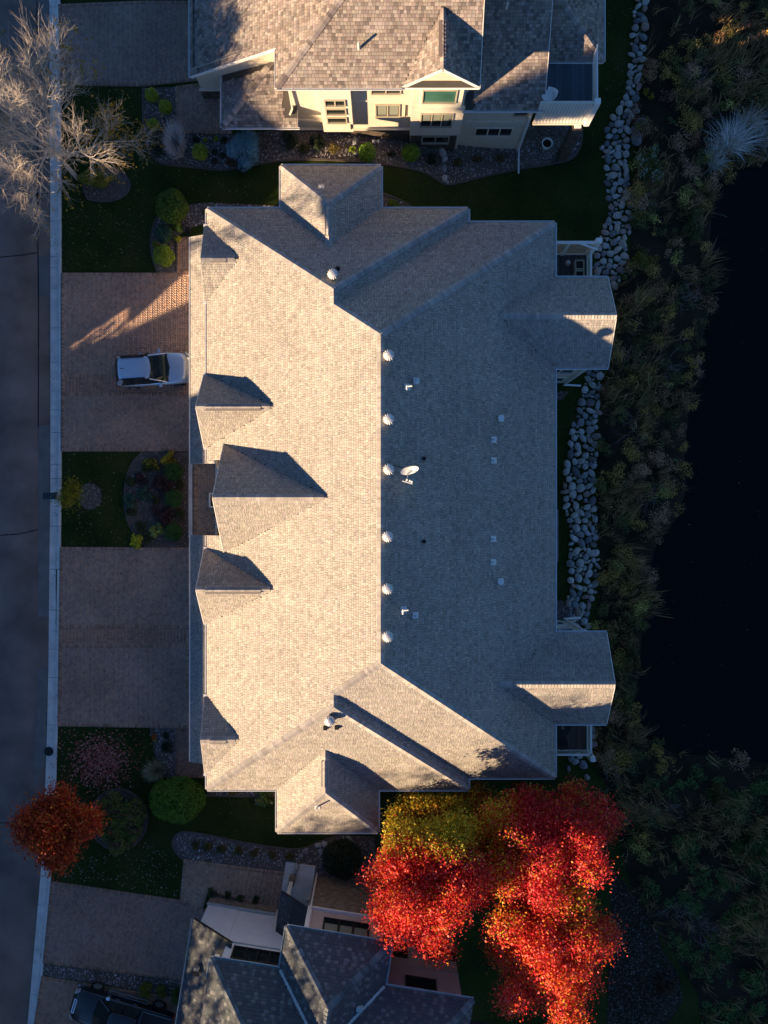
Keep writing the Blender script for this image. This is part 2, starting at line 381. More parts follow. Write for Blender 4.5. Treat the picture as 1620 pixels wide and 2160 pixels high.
# gutter panels: one slab each between the joints
joints = [-60, -20, 12, 130, 295, 360, 465, 540, 563, 607, 691, 763, 864, 912, 979, 1009, 1110, 1201, 1287, 1370, 1430, 1530, 1590, 1668, 1750, 1850, 1910, 2005, 2100, 2200, 2260]
for a, b in zip(joints[:-1], joints[1:]):
    y1, y0 = M2Y(a)-.012, M2Y(b)+.012
    ribbon('gutter_slab', .02, .46, -.085, -.07, M['concrete'], thick=.1) if False else None
    yy = np.linspace(y0, y1, 5); c = curbx(yy); m = MB()
    prof = [(.0,-.095),(.0,-.082),(.44,-.062),(.50,.015),(.53,.03),(.655,.034),(.67,.02),(.67,-.12)]
    k = len(prof); vs = [(c[i]+o, yy[i], z) for i in range(5) for o, z in prof]
    fs = [(i*k+j, (i+1)*k+j, (i+1)*k+j+1, i*k+j+1) for i in range(4) for j in range(k-1)]+[tuple(range(k)), tuple(range(4*k+k-1, 4*k-1, -1))]
    m.add(vs, fs); m.build('kerb', M['concrete'])['kind'] = 'structure'
# drain grate in the gutter
p = at(103, 1585, -.06); t = thing('drain_grate', 'round dark iron storm drain grate in the concrete gutter', 'drain', (p.x, p.y, -.075))
m = MB(); m.lathe([(.25,0),(.27,.0),(.27,.025),(.25,.025)], n=20); m.build('rim', M['black'], t, world=False)
m = MB(); m.lathe([(.25,.001),(.25,.006)], n=20); m.build('sump', M['black'], t, world=False)
for i in range(-4, 5):
    w = math.sqrt(max(.0, .25**2-(i*.055)**2)); m = MB(); m.bar((-w, i*.055, .014), (w, i*.055, .014), .02, .02); m.build('bar', mat('cast_iron', (.03,.03,.032), .6, .4) if i == -4 else bpy.data.materials['cast_iron'], t, world=False)

# ------------------------------------------------------------------ paving
def bricks(name, poly, ang, z, parent, pattern='herringbone', L=.2, Wd=.1, base=(0.483,0.328,0.256), holes=()):
    xs = [p[0] for p in poly]; ys = [p[1] for p in poly]; cx, cy = (min(xs)+max(xs))/2, (min(ys)+max(ys))/2
    r = max(max(xs)-min(xs), max(ys)-min(ys)); n = int(r/Wd)+4; ca, sa = math.cos(ang), math.sin(ang); g = .006
    i, j = np.meshgrid(np.arange(-n, n), np.arange(-n, n)); i = i.ravel(); j = j.ravel()
    if pattern == 'herringbone':
        h = (i-j) % 4 == 0; v = (i-j) % 4 == 3
        X0 = np.concatenate([i[h], i[v]])*Wd; Y0 = np.concatenate([j[h], j[v]])*Wd
        SX = np.concatenate([np.full(h.sum(), 2*Wd), np.full(v.sum(), Wd)]); SY = np.concatenate([np.full(h.sum(), Wd), np.full(v.sum(), 2*Wd)])
    else:
        h = i % 2 == 0; X0 = i[h]*Wd; Y0 = j[h]*Wd; SX = np.full(h.sum(), 2*Wd); SY = np.full(h.sum(), Wd)
    mx, my = X0+SX/2, Y0+SY/2; wx, wy = cx+mx*ca-my*sa, cy+mx*sa+my*ca
    k = inpoly(wx, wy, poly)
    for ex, ey in ((0,0),(1,0),(1,1),(0,1)):
        qx, qy = X0+SX*ex, Y0+SY*ey; k &= inpoly(cx+qx*ca-qy*sa, cy+qx*sa+qy*ca, poly)
    for hp in holes: k &= ~inpoly(wx, wy, hp)
    X0, Y0, SX, SY, wx, wy = (a[k] for a in (X0, Y0, SX, SY, wx, wy)); N = len(X0)
    if N == 0: return None
    lx = np.stack([X0+g, X0+SX-g, X0+SX-g, X0+g], 1); ly = np.stack([Y0+g, Y0+g, Y0+SY-g, Y0+SY-g], 1)
    wX = cx+lx*ca-ly*sa; wY = cy+lx*sa+ly*ca
    zt = z+.03+rng.normal(0, .0022, N)+.006*vnoise(wx, wy, .8)
    V = np.concatenate([np.stack([wX, wY, np.repeat(zt[:,None], 4, 1)], -1), np.stack([wX, wY, np.full(wX.shape, z-.01)], -1)], 1).reshape(-1, 3)
    o = np.arange(N)[:,None]*8
    F = np.concatenate([o+np.array([[0,1,2,3]]), o+np.array([[0,4,5,1]]), o+np.array([[1,5,6,2]]), o+np.array([[2,6,7,3]]), o+np.array([[3,7,4,0]])])
    pal = np.array([base, (base[0]*.86, base[1]*.9, base[2]*.95), (base[0]*1.15, base[1]*1.06, base[2]*.98), (base[0]*.95, base[1]*1.0, base[2]*1.06), (base[0]*.76, base[1]*.8, base[2]*.86)])
    ci = rng.choice(5, N, p=[.34,.24,.16,.16,.10]); col = pal[ci]*rng.uniform(.9, 1.1, (N,1))
    return np_mesh(name, V, F, M['paver'], parent, np.tile(col, (5,1)), kind='stuff')
def soldier(edges, z, parent, base, L=.2, Wd=.1, back=.01):
    V = []; C = []; g = .006
    for (ax, ay), (bx, by) in edges:
        e = Vector((bx-ax, by-ay)); ln = e.length; e.normalize(); nn = Vector((-e.y, e.x)); k = max(1, int(ln/Wd)); w = ln/k
        for i in range(k):
            p = Vector((ax, ay))+e*(w*i); q = [p+e*g-nn*back, p+e*(w-g)-nn*back, p+e*(w-g)+nn*L, p+e*g+nn*L]; zt = z+.036+random.gauss(0, .002)
            V.append([(v.x, v.y, zt) for v in q]+[(v.x, v.y, z-.01) for v in q]); C.append(np.array(base)*random.uniform(.65, 1.2)*np.array([random.uniform(.93,1.07) for _ in range(3)]))
    N = len(V); o = np.arange(N)[:,None]*8
    F = np.concatenate([o+np.array([f]) for f in ([0,1,2,3],[0,4,5,1],[1,5,6,2],[2,6,7,3],[3,7,4,0])])
    return np_mesh('pavers', np.array(V).reshape(-1,3), F, M['paver'], parent, np.tile(np.array(C), (5,1)), kind='stuff')
def ccw(p): return p if sum((p[i][0]*p[(i+1)%len(p)][1]-p[(i+1)%len(p)][0]*p[i][1]) for i in range(len(p))) > 0 else p[::-1]
def paved(name, px, ang=45, border=True, bands=(), holes=(), base=(0.483,0.328,0.256)):
    poly = G(px); poly = poly if sum((poly[i][0]*poly[(i+1)%len(poly)][1]-poly[(i+1)%len(poly)][0]*poly[i][1]) for i in range(len(poly))) > 0 else poly[::-1]
    s = sheet(name, poly, M['sand'], .018, lambda x, y: np.zeros(np.shape(x)), 3)
    bp = [G(b) for b in bands]
    bricks('pavers', poly, R(ang), .02, s, holes=bp, base=base)
    for b in bp: bricks('pavers', b, math.atan2(b[1][1]-b[0][1], b[1][0]-b[0][0]), .02, s, 'stack', base=(base[0]*.98, base[1]*.86, base[2]*.8))
    es = [(poly[i], poly[(i+1)%len(poly)]) for i in range(len(poly))]
    soldier(es, .02, s, (base[0]*.9, base[1]*.85, base[2]*.82))
    for b in bp:
        q = ccw(b); soldier([(q[i], q[(i+1)%len(q)]) for i in range(len(q)) if abs(q[i][0]-q[(i+1)%len(q)][0]) > 2], .022, s, (base[0]*.92, base[1]*.84, base[2]*.8), L=.11, back=.12)
    return s
paved('driveway', [(129,576),(408,576),(408,978),(402,952),(129,952)], bands=[[(129,832),(408,832),(408,793),(129,793)]])
paved('driveway', [(127,1154),(400,1155),(400,1536),(122,1531)], bands=[[(124,1362),(400,1362),(400,1322),(125,1322)]])
paved('driveway', [(124,10),(300,3),(420,3),(420,170),(302,183),(127,180)], base=(0.354,0.263,0.223))
paved('driveway', [(108,1858),(380,1898),(440,1920),(425,2110),(386,2068),(91,2031)], ang=36, base=(0.369,0.263,0.211))
paved('driveway', [(88,2058),(250,2085),(420,2110),(400,2260),(60,2260)], ang=36, base=(0.369,0.263,0.201))
paved('footpath', [(372,500),(408,500),(408,576),(372,576)], base=(0.425,0.289,0.223))
paved('footpath', [(408,978),(470,978),(470,1131),(408,1131)], base=(0.500,0.342,0.233))
paved('footpath', [(371,183),(452,172),(490,215),(490,283),(371,283)], base=(0.369,0.263,0.206))
paved('footpath', [(370,1536),(440,1540),(440,1640),(370,1640)], base=(0.340,0.224,0.173))
paved('footpath', [(388,1812),(620,1842),(640,1935),(545,1912),(440,1880),(425,1925),(380,1898)], ang=36, base=(0.454,0.328,0.246))
m = MB(); p0, p1 = at(398, 978), at(406, 1131); m.box(p0.x, p1.x, p1.y, p0.y, -.05, .045); m.build('path_border', M['concrete'])['kind'] = 'structure'
p0, p1 = at(455, 978), at(478, 1131); m = MB(); m.box(p0.x, p1.x, p1.y, p0.y, -.05, .12); m.build('entry_step', M['concrete'])['kind'] = 'structure'

# ------------------------------------------------------------------ roofs
class Roof:
    def __init__(s): s.pl = []            # (poly3d, plane a,b,c : z=a x+b y+c)
    def add(s, pts, shingle=True):
        pts = [Vector(p) for p in pts]; n = Vector((0,0,0))
        for i in range(len(pts)):
            a, b = pts[i], pts[(i+1)%len(pts)]
            n += Vector(((a.y-b.y)*(a.z+b.z), (a.z-b.z)*(a.x+b.x), (a.x-b.x)*(a.y+b.y)))
        n.normalize()
        if n.z < 0: n = -n; pts = pts[::-1]
        c = sum(pts, Vector((0,0,0)))/len(pts)
        s.pl.append((pts, n, -n.x/n.z, -n.y/n.z, c.z+(n.x*c.x+n.y*c.y)/n.z, shingle)); return s
    def hip_y(s, x0, x1, yend, ydie, ze, slope, d):     # hipped bump whose ridge runs along y towards ydie; d=+1: open end at +y
        xc = (x0+x1)/2; h = (x1-x0)/2; z = ze+h*slope; yp = yend-d*h
        return xc, z, yp
    def z(s, x, y, skip=-1):
        x = np.asarray(x, float); y = np.asarray(y, float); best = np.full(x.shape, -99.)
        for i, (pts, n, a, b, c, sh) in enumerate(s.pl):
            if i == skip: continue
            k = inpoly(x, y, pts); zz = a*x+b*y+c
            best = np.where(k & (zz > best), zz, best)
        return best
    def base(s, name, material, parent, world=True, drop=.012):
        m = MB()
        for pts, n, *_ in s.pl: m.add([p-Vector((0,0,drop)) for p in pts], [tuple(range(len(pts)))])
        return m.build(name, material, parent, world)
    def shingles(s, parent, pal, w, expo=.135, tab=(.08,.19), thick=.009, world=True, alt=False, seed=1):
        rg = np.random.default_rng(seed); VV = []; CC = []
        pal = np.array(pal); w = np.array(w)/sum(w)
        for pi, (pts, n, pa, pb, pc, sh) in enumerate(s.pl):
            if not sh: continue
            e = Vector((0,0,1)).cross(n)
            if e.length < 1e-4: e = Vector((1,0,0))
            e.normalize(); u = n.cross(e)
            if u.z < 0: u = -u; e = -e
            o = pts[0]; P2 = [((p-o).dot(e), (p-o).dot(u)) for p in pts]
            lo, hi = min(p[1] for p in P2), max(p[1] for p in P2)
            r = 0; sv = lo-.02
            while sv < hi:
                sm = sv+expo*.5; xs = []
                for i in range(len(P2)):
                    (x0, y0), (x1, y1) = P2[i], P2[(i+1)%len(P2)]
                    if (y0 > sm) != (y1 > sm): xs.append(x0+(x1-x0)*(sm-y0)/(y1-y0))
                xs.sort()
                for a, b in zip(xs[::2], xs[1::2]):
                    a -= .02; b += .02
                    k = int((b-a)/tab[0])+3; wd = rg.uniform(*tab, k); st = a-rg.uniform(0, tab[1])+np.concatenate([[0], np.cumsum(wd)])
                    x0 = np.clip(st[:-1], a, b); x1 = np.clip(st[1:], a, b); ok = x1-x0 > .012; x0, x1 = x0[ok], x1[ok]
                    if not len(x0): continue
                    xm = (x0+x1)/2; c = np.array(o)[None]+xm[:,None]*np.array(e)[None]+sm*np.array(u)[None]
                    keep = s.z(c[:,0], c[:,1], pi) < c[:,2]+.015
                    x0, x1 = x0[keep], x1[keep]; N = len(x0)
                    if not N: continue
                    hl = thick*rg.choice([.75,1,1.35], N); hh = np.full(N, .002); s1 = min(sv+expo-.008, hi+.01)
                    def pt(x, sy, h): return np.array(o)[None]+x[:,None]*np.array(e)[None]+sy*np.array(u)[None]+h[:,None]*np.array(n)[None]
                    g = .006
                    q = [pt(x0+g, sv, hl), pt(x1-g, sv, hl), pt(x1-g, s1, hh), pt(x0+g, s1, hh), pt(x0+g, sv, hl*0-.004), pt(x1-g, sv, hl*0-.004)]
                    VV.append(np.stack(q, 1))
                    ci = rg.choice(len(pal), N, p=w)
                    if alt: ci = np.where((np.arange(N)+r) % 2 == 0, ci, 0)
                    cc = pal[ci]*rg.uniform(.9, 1.1, (N,1))*rg.normal(1, .02, (N,3))*rg.uniform(.96,1.04); CC.append(cc)
                sv += expo; r += 1
        V = np.concatenate(VV); N = len(V); C = np.concatenate(CC); V = V.reshape(-1, 3); b = np.arange(N)[:,None]*6
        F = np.concatenate([b+np.array([[0,1,2,3]]), b+np.array([[0,4,5,1]]), b+np.array([[0,3,3,4]]), b+np.array([[1,5,2,2]])])
        # side faces as degenerate quads are dropped: keep tops and fronts as quads, sides as thin quads
        F = np.concatenate([b+np.array([[0,1,2,3]]), b+np.array([[0,4,5,1]])])
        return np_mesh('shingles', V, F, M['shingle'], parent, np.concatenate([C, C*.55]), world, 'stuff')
    def caps(s, lines, parent, pal, wid=.19, expo=.17, world=True, seed=3, skew=None):
        rg = np.random.default_rng(seed); m = MB()
        for (p, q, nl, nr) in lines:
            p = Vector(p); q = Vector(q); d = q-p; L = d.length; d.normalize(); t = 0
            while t < L-.05:
                a = p+d*t; b = p+d*min(t+expo*1.15, L+.05); col = tuple(np.array(pal[rg.integers(len(pal))])*rg.uniform(.98, 1.3))
                sl = []
                for n in (nl, nr):
                    sv = n.cross(d).normalized(); sl.append(sv if sv.z < 0 or abs(sv.z) < 1e-5 else -sv)
                up = (nl+nr).normalized(); h0, h1 = .052, .018
                al, ar = a+sl[0]*wid+nl*h0, a+sl[1]*wid+nr*h0; bl, br = b+sl[0]*wid+nl*h1, b+sl[1]*wid+nr*h1
                am, bm = a+up*(h0+.015), b+up*(h1+.01); dl = nl*-h0; dr = nr*-h0
                m.add([al, am, ar, bl, bm, br, al+dl, ar+dr, a, bl+dl*.6, br+dr*.6], [(0,1,4,3), (1,2,5,4), (0,6,8,1), (1,8,7,2), (0,3,9,6), (2,7,10,5)], col)
                t += expo
        return m.build('ridge_caps', M['shingle'], parent, world, kind='stuff')
    def n(s, i): return s.pl[i][1]

def gutter(runs, parent, material, world=True, w=.12, h=.11, name='gutter', out=None):
    # each run: (p, q, outward normal); open trough with a lip, brackets across
    for p, q, o in runs:
        p = Vector(p); q = Vector(q); o = Vector(o).normalized(); d = (q-p).normalized(); m = MB()
        z = Vector((0,0,1))
        prof = [(0,0),(0,-h),(w*.75,-h),(w,-.015),(w,.005),(w-.035,.005),(w-.035,-.02),(w*.72,-h+.012),(.015,-h+.012),(.015,0)]
        k = len(prof); vs = [c+o*a+z*b for c in (p, q) for a, b in prof]
        m.add(vs, [(j, (j+1)%k, k+(j+1)%k, k+j) for j in range(k)]+[(0,1,2,3,4), (k+4,k+3,k+2,k+1,k)])
        L = (q-p).length; nb = int(L/.9)
        for i in range(1, nb+1):
            c = p+d*(L*i/(nb+1)); m.bar(c+z*-.005, c+o*(w-.01)+z*-.005, .025, .008)
        m.build(name, material, parent, world)

def window(parent, c, wid, hgt, nrm, panes=1, fm='frame_tan', gm='glass', world=True, blind=0, depth=.07, split=0, arch=0):
    c = Vector(c); n = Vector(nrm).normalized(); r = Vector((0,0,1)).cross(n).normalized(); z = Vector((0,0,1)); f = .07
    m = MB()
    def slab(a0, a1, b0, b1, d0, d1, mm):
        vs = [c+r*a+z*b+n*d for d in (d0, d1) for a, b in ((a0,b0),(a1,b0),(a1,b1),(a0,b1))]
        mm.add(vs, [(3,2,1,0),(4,5,6,7),(0,1,5,4),(1,2,6,5),(2,3,7,6),(3,0,4,7)])
    hw, hh = wid/2, hgt/2
    slab(-hw-f, hw+f, -hh-f, -hh, -.02, depth+.03, m); slab(-hw-f, hw+f, hh, hh+f, -.02, depth, m)
    slab(-hw-f, -hw, -hh, hh, -.02, depth, m); slab(hw, hw+f, -hh, hh, -.02, depth, m)
    for i in range(1, panes):
        x = -hw+wid*i/panes; slab(x-.035, x+.035, -hh, hh, -.02, depth-.008, m)
    if arch:
        k = 10; vs = [c+r*(-hw+wid*i/k)+z*(hh+f-.01+arch*math.sin(math.pi*i/k))+n*d for d in (-.02, depth-.004) for i in range(k+1)]
        m.add(vs+[c+r*-hw+z*(hh+f-.01)+n*(depth-.004), c+r*hw+z*(hh+f-.01)+n*(depth-.004)], [tuple(range(k+1, 2*k+2))+(2*k+3, 2*k+2)]+[(i, i+1, k+2+i, k+1+i) for i in range(k)])
    fr = m.build('window', M[fm], parent, world)
    for i in range(panes):
        a0 = -hw+wid*i/panes+(.036 if i else 0); a1 = -hw+wid*(i+1)/panes-(.036 if i < panes-1 else 0)
        m = MB(); slab(a0, a1, -hh, hh, .0, .012, m); p = m.build('pane', M[gm], fr, world)
        if blind:
            m = MB(); slab(a0+.03, a1-.03, hh-blind*hgt, hh, .013, .02, m); m.build('blind', M['blind'], fr, world)
    return fr

def board(parent, p, q, w, h, material, name='trim', world=True, up=(0,0,1)):
    m = MB(); m.bar(p, q, w, h, up); return m.build(name, material, parent, world)

# ================================================================== the middle house
H1 = thing('main_house', 'large tan shingled double house in the middle, sunlit left roof slope and shaded right slope', 'house', (0, .7, 0))
ZE = 3.2; xW, xE = -9.68, 9.35; xr = (xW+xE)/2; zr = ZE+.5*(xE-xr); yAN, yAS, yBN, yBS = 15.84, -14.54, 16.6, -15.19
SL = 2/3.; rA = (zr-ZE)/SL; xBE = 4.6; xB = (xW+xBE)/2; zB = ZE+.5*(xBE-xB); rB = (zB-ZE)/SL
rf = Roof(); Z = lambda x: ZE+.5*(x-xW)
NY0, NY1, NX = 2.85, -1.3, -8.7
rf.add([(xW,yBN,ZE),(xW,NY0,ZE),(NX,NY0,Z(NX)),(NX,NY1,Z(NX)),(xW,NY1,ZE),(xW,yBS,ZE),(xB,yBS+rB,zB),(xB,yAS+rB,zB),(xr,yAS+rA,zr),(xr,yAN-rA,zr),(xB,yAN-rB,zB),(xB,yBN-rB,zB)])   # 0 west
rf.add([(xE,yAN,ZE),(xE,yAS,ZE),(xr,yAS+rA,zr),(xr,yAN-rA,zr)])        # 1 east
rf.add([(xW,yAN,ZE),(xE,yAN,ZE),(xr,yAN-rA,zr)])                        # 2 north
rf.add([(xW,yAS,ZE),(xE,yAS,ZE),(xr,yAS+rA,zr)])                        # 3 south
rf.add([(xW,yBN,ZE),(xBE,yBN,ZE),(xB,yBN-rB,zB)])                       # 4
rf.add([(xBE,yBN,ZE),(xB,yBN-rB,zB),(xB,yAN-rB,zB),(xBE,yAN,ZE)])       # 5
rf.add([(xW,yBS,ZE),(xBE,yBS,ZE),(xB,yBS+rB,zB)])                       # 6
rf.add([(xBE,yBS,ZE),(xB,yBS+rB,zB),(xB,yAS+rB,zB),(xBE,yAS,ZE)])       # 7
def bump(x0, x1, yend, yroof, d, slope=.64):
    xc = (x0+x1)/2; h = (x1-x0)/2; zc = ZE+h*slope; yp = yend-d*h; yd = yroof-d*(zc-ZE)/SL
    rf.add([(x0,yend,ZE),(x1,yend,ZE),(xc,yp,zc)]); rf.add([(x0,yend,ZE),(xc,yp,zc),(xc,yd,zc),(x0,yroof,ZE)]); rf.add([(x1,yend,ZE),(xc,yp,zc),(xc,yd,zc),(x1,yroof,ZE)])
    return (xc, yp, zc, yd)
C1 = bump(-5.63, -.18, 18.95, yBN, 1); C2 = bump(-5.84, -.34, -17.52, yBS, -1)     # 8-10, 11-13
def egable(y0, y1, xend):
    yc = (y0+y1)/2; zc = ZE+(y1-y0)/2*SL; xd = xE-(zc-ZE)*2
    rf.add([(xend,y0,ZE),(xend,yc,zc),(xd,yc,zc),(xE,y0,ZE)]); rf.add([(xend,y1,ZE),(xend,yc,zc),(xd,yc,zc),(xE,y1,ZE)]); return (xend, yc, zc, xd)
D1 = egable(7.92, 12.82, 12.28); D2 = egable(-11.58, -6.62, 12.2)                  # 14-15, 16-17
def wgable(yc, h, slope, xf):
    zc = ZE+h*slope; xd = xW+(zc-ZE)*2
    for sg in (1, -1): rf.add([(xf,yc,zc),(xf,yc+sg*h,ZE),(xW,yc+sg*h,ZE),(xd,yc,zc)])
    return (xf, yc, zc, xd)
E0 = wgable(13.6, 2.1, .46, -9.82); E1 = wgable(5.53, 2.0, .99, -9.86); E3 = wgable(-4.06, 2.04, .97, -9.86); E4 = wgable(-12.19, 2.14, .46, -9.82)   # 18..25
z2 = 6.65; x2 = -8.68; d2 = (z2-Z(x2))/1.0
for sg in (1, -1): rf.add([(x2,.74,z2),(x2,.74+sg*d2,Z(x2)),(xW+(z2-ZE)*2,.74,z2)])                   # 26,27
E2 = (x2, .74, z2, xW+(z2-ZE)*2)
# garage pent roofs
xP, zP = -10.7, 2.62
for y0, y1 in ((15.25, 2.68), (-1.3, -13.85)): rf.add([(xP,y0,zP),(xP,y1,zP),(-9.3,y1,zP+1.4*.45),(-9.3,y0,zP+1.4*.45)])   # 28,29
roof1 = rf.base('roof', M['underlay'], H1)
TAN = [(.335,.315,.295),(.30,.28,.262),(.375,.352,.325),(.32,.305,.292),(.262,.245,.23)]
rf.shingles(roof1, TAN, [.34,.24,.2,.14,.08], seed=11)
n = rf.n
hips = [((xW,yBN,ZE),(xB,yBN-rB,zB),n(0),n(4)), ((xB,yAN-rB,zB),(xr,yAN-rA,zr),n(0),n(2)), ((xB,yBN-rB,zB),(xB,yAN-rB,zB),n(0),n(5)), ((xBE,yBN,ZE),(xB,yBN-rB,zB),n(4),n(5)),
        ((xE,yAN,ZE),(xr,yAN-rA,zr),n(2),n(1)), ((xr,yAS+rA,zr),(xr,yAN-rA,zr),n(0),n(1)), ((xE,yAS,ZE),(xr,yAS+rA,zr),n(3),n(1)),
        ((xW,yBS,ZE),(xB,yBS+rB,zB),n(0),n(6)), ((xB,yAS+rB,zB),(xr,yAS+rA,zr),n(0),n(3)), ((xB,yBS+rB,zB),(xB,yAS+rB,zB),n(0),n(7)), ((xBE,yBS,ZE),(xB,yBS+rB,zB),n(6),n(7))]
for (xc, yp, zc, yd), k, y, xa, xb in ((C1, 8, 18.95, -5.63, -.18), (C2, 11, -17.52, -5.84, -.34)):
    hips += [((xa,y,ZE),(xc,yp,zc),n(k),n(k+1)), ((xb,y,ZE),(xc,yp,zc),n(k),n(k+2)), ((xc,yp,zc),(xc,yd,zc),n(k+1),n(k+2))]
for (xe, yc, zc, xd), k in ((D1, 14), (D2, 16)): hips.append(((xe,yc,zc),(xd,yc,zc),n(k),n(k+1)))
for (xf, yc, zc, xd), k in ((E0, 18), (E1, 20), (E3, 22), (E4, 24), (E2, 26)): hips.append(((xf,yc,zc),(xd-.3,yc,zc),n(k),n(k+1)))
for (xf, yc, zc, xd), k in ((E0, 18), (E1, 20), (E3, 22), (E4, 24)): hips.append(((xf+.5,yc-.03,zc+.045),(xd-.75,yc-.03,zc+.045),n(k),n(k+1)))
for (xc, yp, zc, yd), k, dd in ((C1, 8, 1), (C2, 11, -1)): hips.append(((xc-.03,yp-dd*.3,zc+.045),(xc-.03,yd+dd*.55,zc+.045),n(k+1),n(k+2)))
rf.caps(hips, roof1, TAN[:4], seed=4)
# low ridge vents beside the small ridges
for (xf, yc, zc, xd), w in ((E0, .12), (E1, .14), (E3, .14), (E4, .12)):
    m = MB(); m.bar((xf+.5, yc-.06, zc-.012), (xd-.75, yc-.06, zc-.012), .34, .07, col=(.31,.27,.24)); m.build('ridge_vent', M['shingle'], roof1)
for (xc, yp, zc, yd), d in ((C1, 1), (C2, -1)):
    m = MB(); m.bar((xc-.04, yp-d*.3, zc-.012), (xc-.04, yd+d*.55, zc-.012), .34, .07, col=(.31,.27,.24)); m.build('ridge_vent', M['shingle'], roof1)
# soffit, fascia
eave = [(xW,yBS),(-5.84,yBS),(-5.84,-17.52),(-.34,-17.52),(-.34,yBS),(xBE,yBS),(xBE,yAS),(xE,yAS),(xE,-11.58),(12.2,-11.58),(12.2,-6.62),(xE,-6.62),(xE,7.92),(12.28,7.92),(12.28,12.82),(xE,12.82),
        (xE,yAN),(xBE,yAN),(xBE,yBN),(-.18,yBN),(-.18,18.95),(-5.63,18.95),(-5.63,yBN),(xW,yBN),(xW,NY0),(NX,NY0),(NX,NY1),(xW,NY1)]
m = MB(); m.prism(eave, ZE-.2, ZE-.03); m.build('fascia', M['white'], H1)
wallp = [(-9.2,-14.75),(-5.4,-14.75),(-5.4,-17.1),(-.8,-17.1),(-.8,-14.75),(4.15,-14.75),(4.15,-14.1),(8.9,-14.1),(8.9,-11.15),(11.2,-11.15),(11.2,-6.75),(8.9,-6.75),(8.9,8.02),(11.2,8.02),(11.2,12.4),(8.9,12.4),
         (8.9,15.4),(4.15,15.4),(4.15,16.15),(-.6,16.15),(-.6,18.5),(-5.2,18.5),(-5.2,16.15),(-9.2,16.15),(-9.2,2.4),(-8.3,2.4),(-8.3,-.9),(-9.2,-.9)]
m = MB(); m.walls(wallp, -3.4, ZE-.19); m.build('wall', M['main_wall'], H1)
# gable walls and rakes
for (xf, yc, zc, xd), h in ((E0, 2.1), (E1, 2.0), (E3, 2.04), (E4, 2.14)):
    m = MB(); m.add([(-9.42,yc-h,ZE-.1),(-9.42,yc+h,ZE-.1),(-9.42,yc,zc-.06)], [(0,2,1)]); m.build('gable_wall', M['main_wall'], H1)
    for sg in (1, -1): board(H1, (xf-.012,yc,zc-.1), (xf-.012,yc+sg*h,ZE-.1), .03, .17, M['white'], 'rake_board')
m = MB(); m.add([(-8.45,.74-3.4,.1),(-8.45,.74+3.4,.1),(-8.45,.74+3.0,Z(x2)-.1),(-8.45,.74,z2-.08),(-8.45,.74-3.0,Z(x2)-.1)], [(0,4,3,2,1)]); m.build('gable_wall', M['main_wall'], H1)
for sg in (1, -1): board(H1, (x2-.012,.74,z2-.1), (x2-.012,.74+sg*d2,Z(x2)-.1), .03, .17, M['white'], 'rake_board')
for (xe, yc, zc, xd), y0, y1 in ((D1, 7.92, 12.82), (D2, -11.58, -6.62)):
    m = MB(); m.add([(11.22,y0+.3,ZE-.05),(11.22,y1-.3,ZE-.05),(11.22,yc,zc-.15)], [(0,1,2)]); m.build('gable_wall', M['main_wall'], H1)
    for y in (y0, y1): board(H1, (xe+.012,yc,zc-.09), (xe+.012,y,ZE-.09), .03, .17, M['white'], 'rake_board')
g = .0
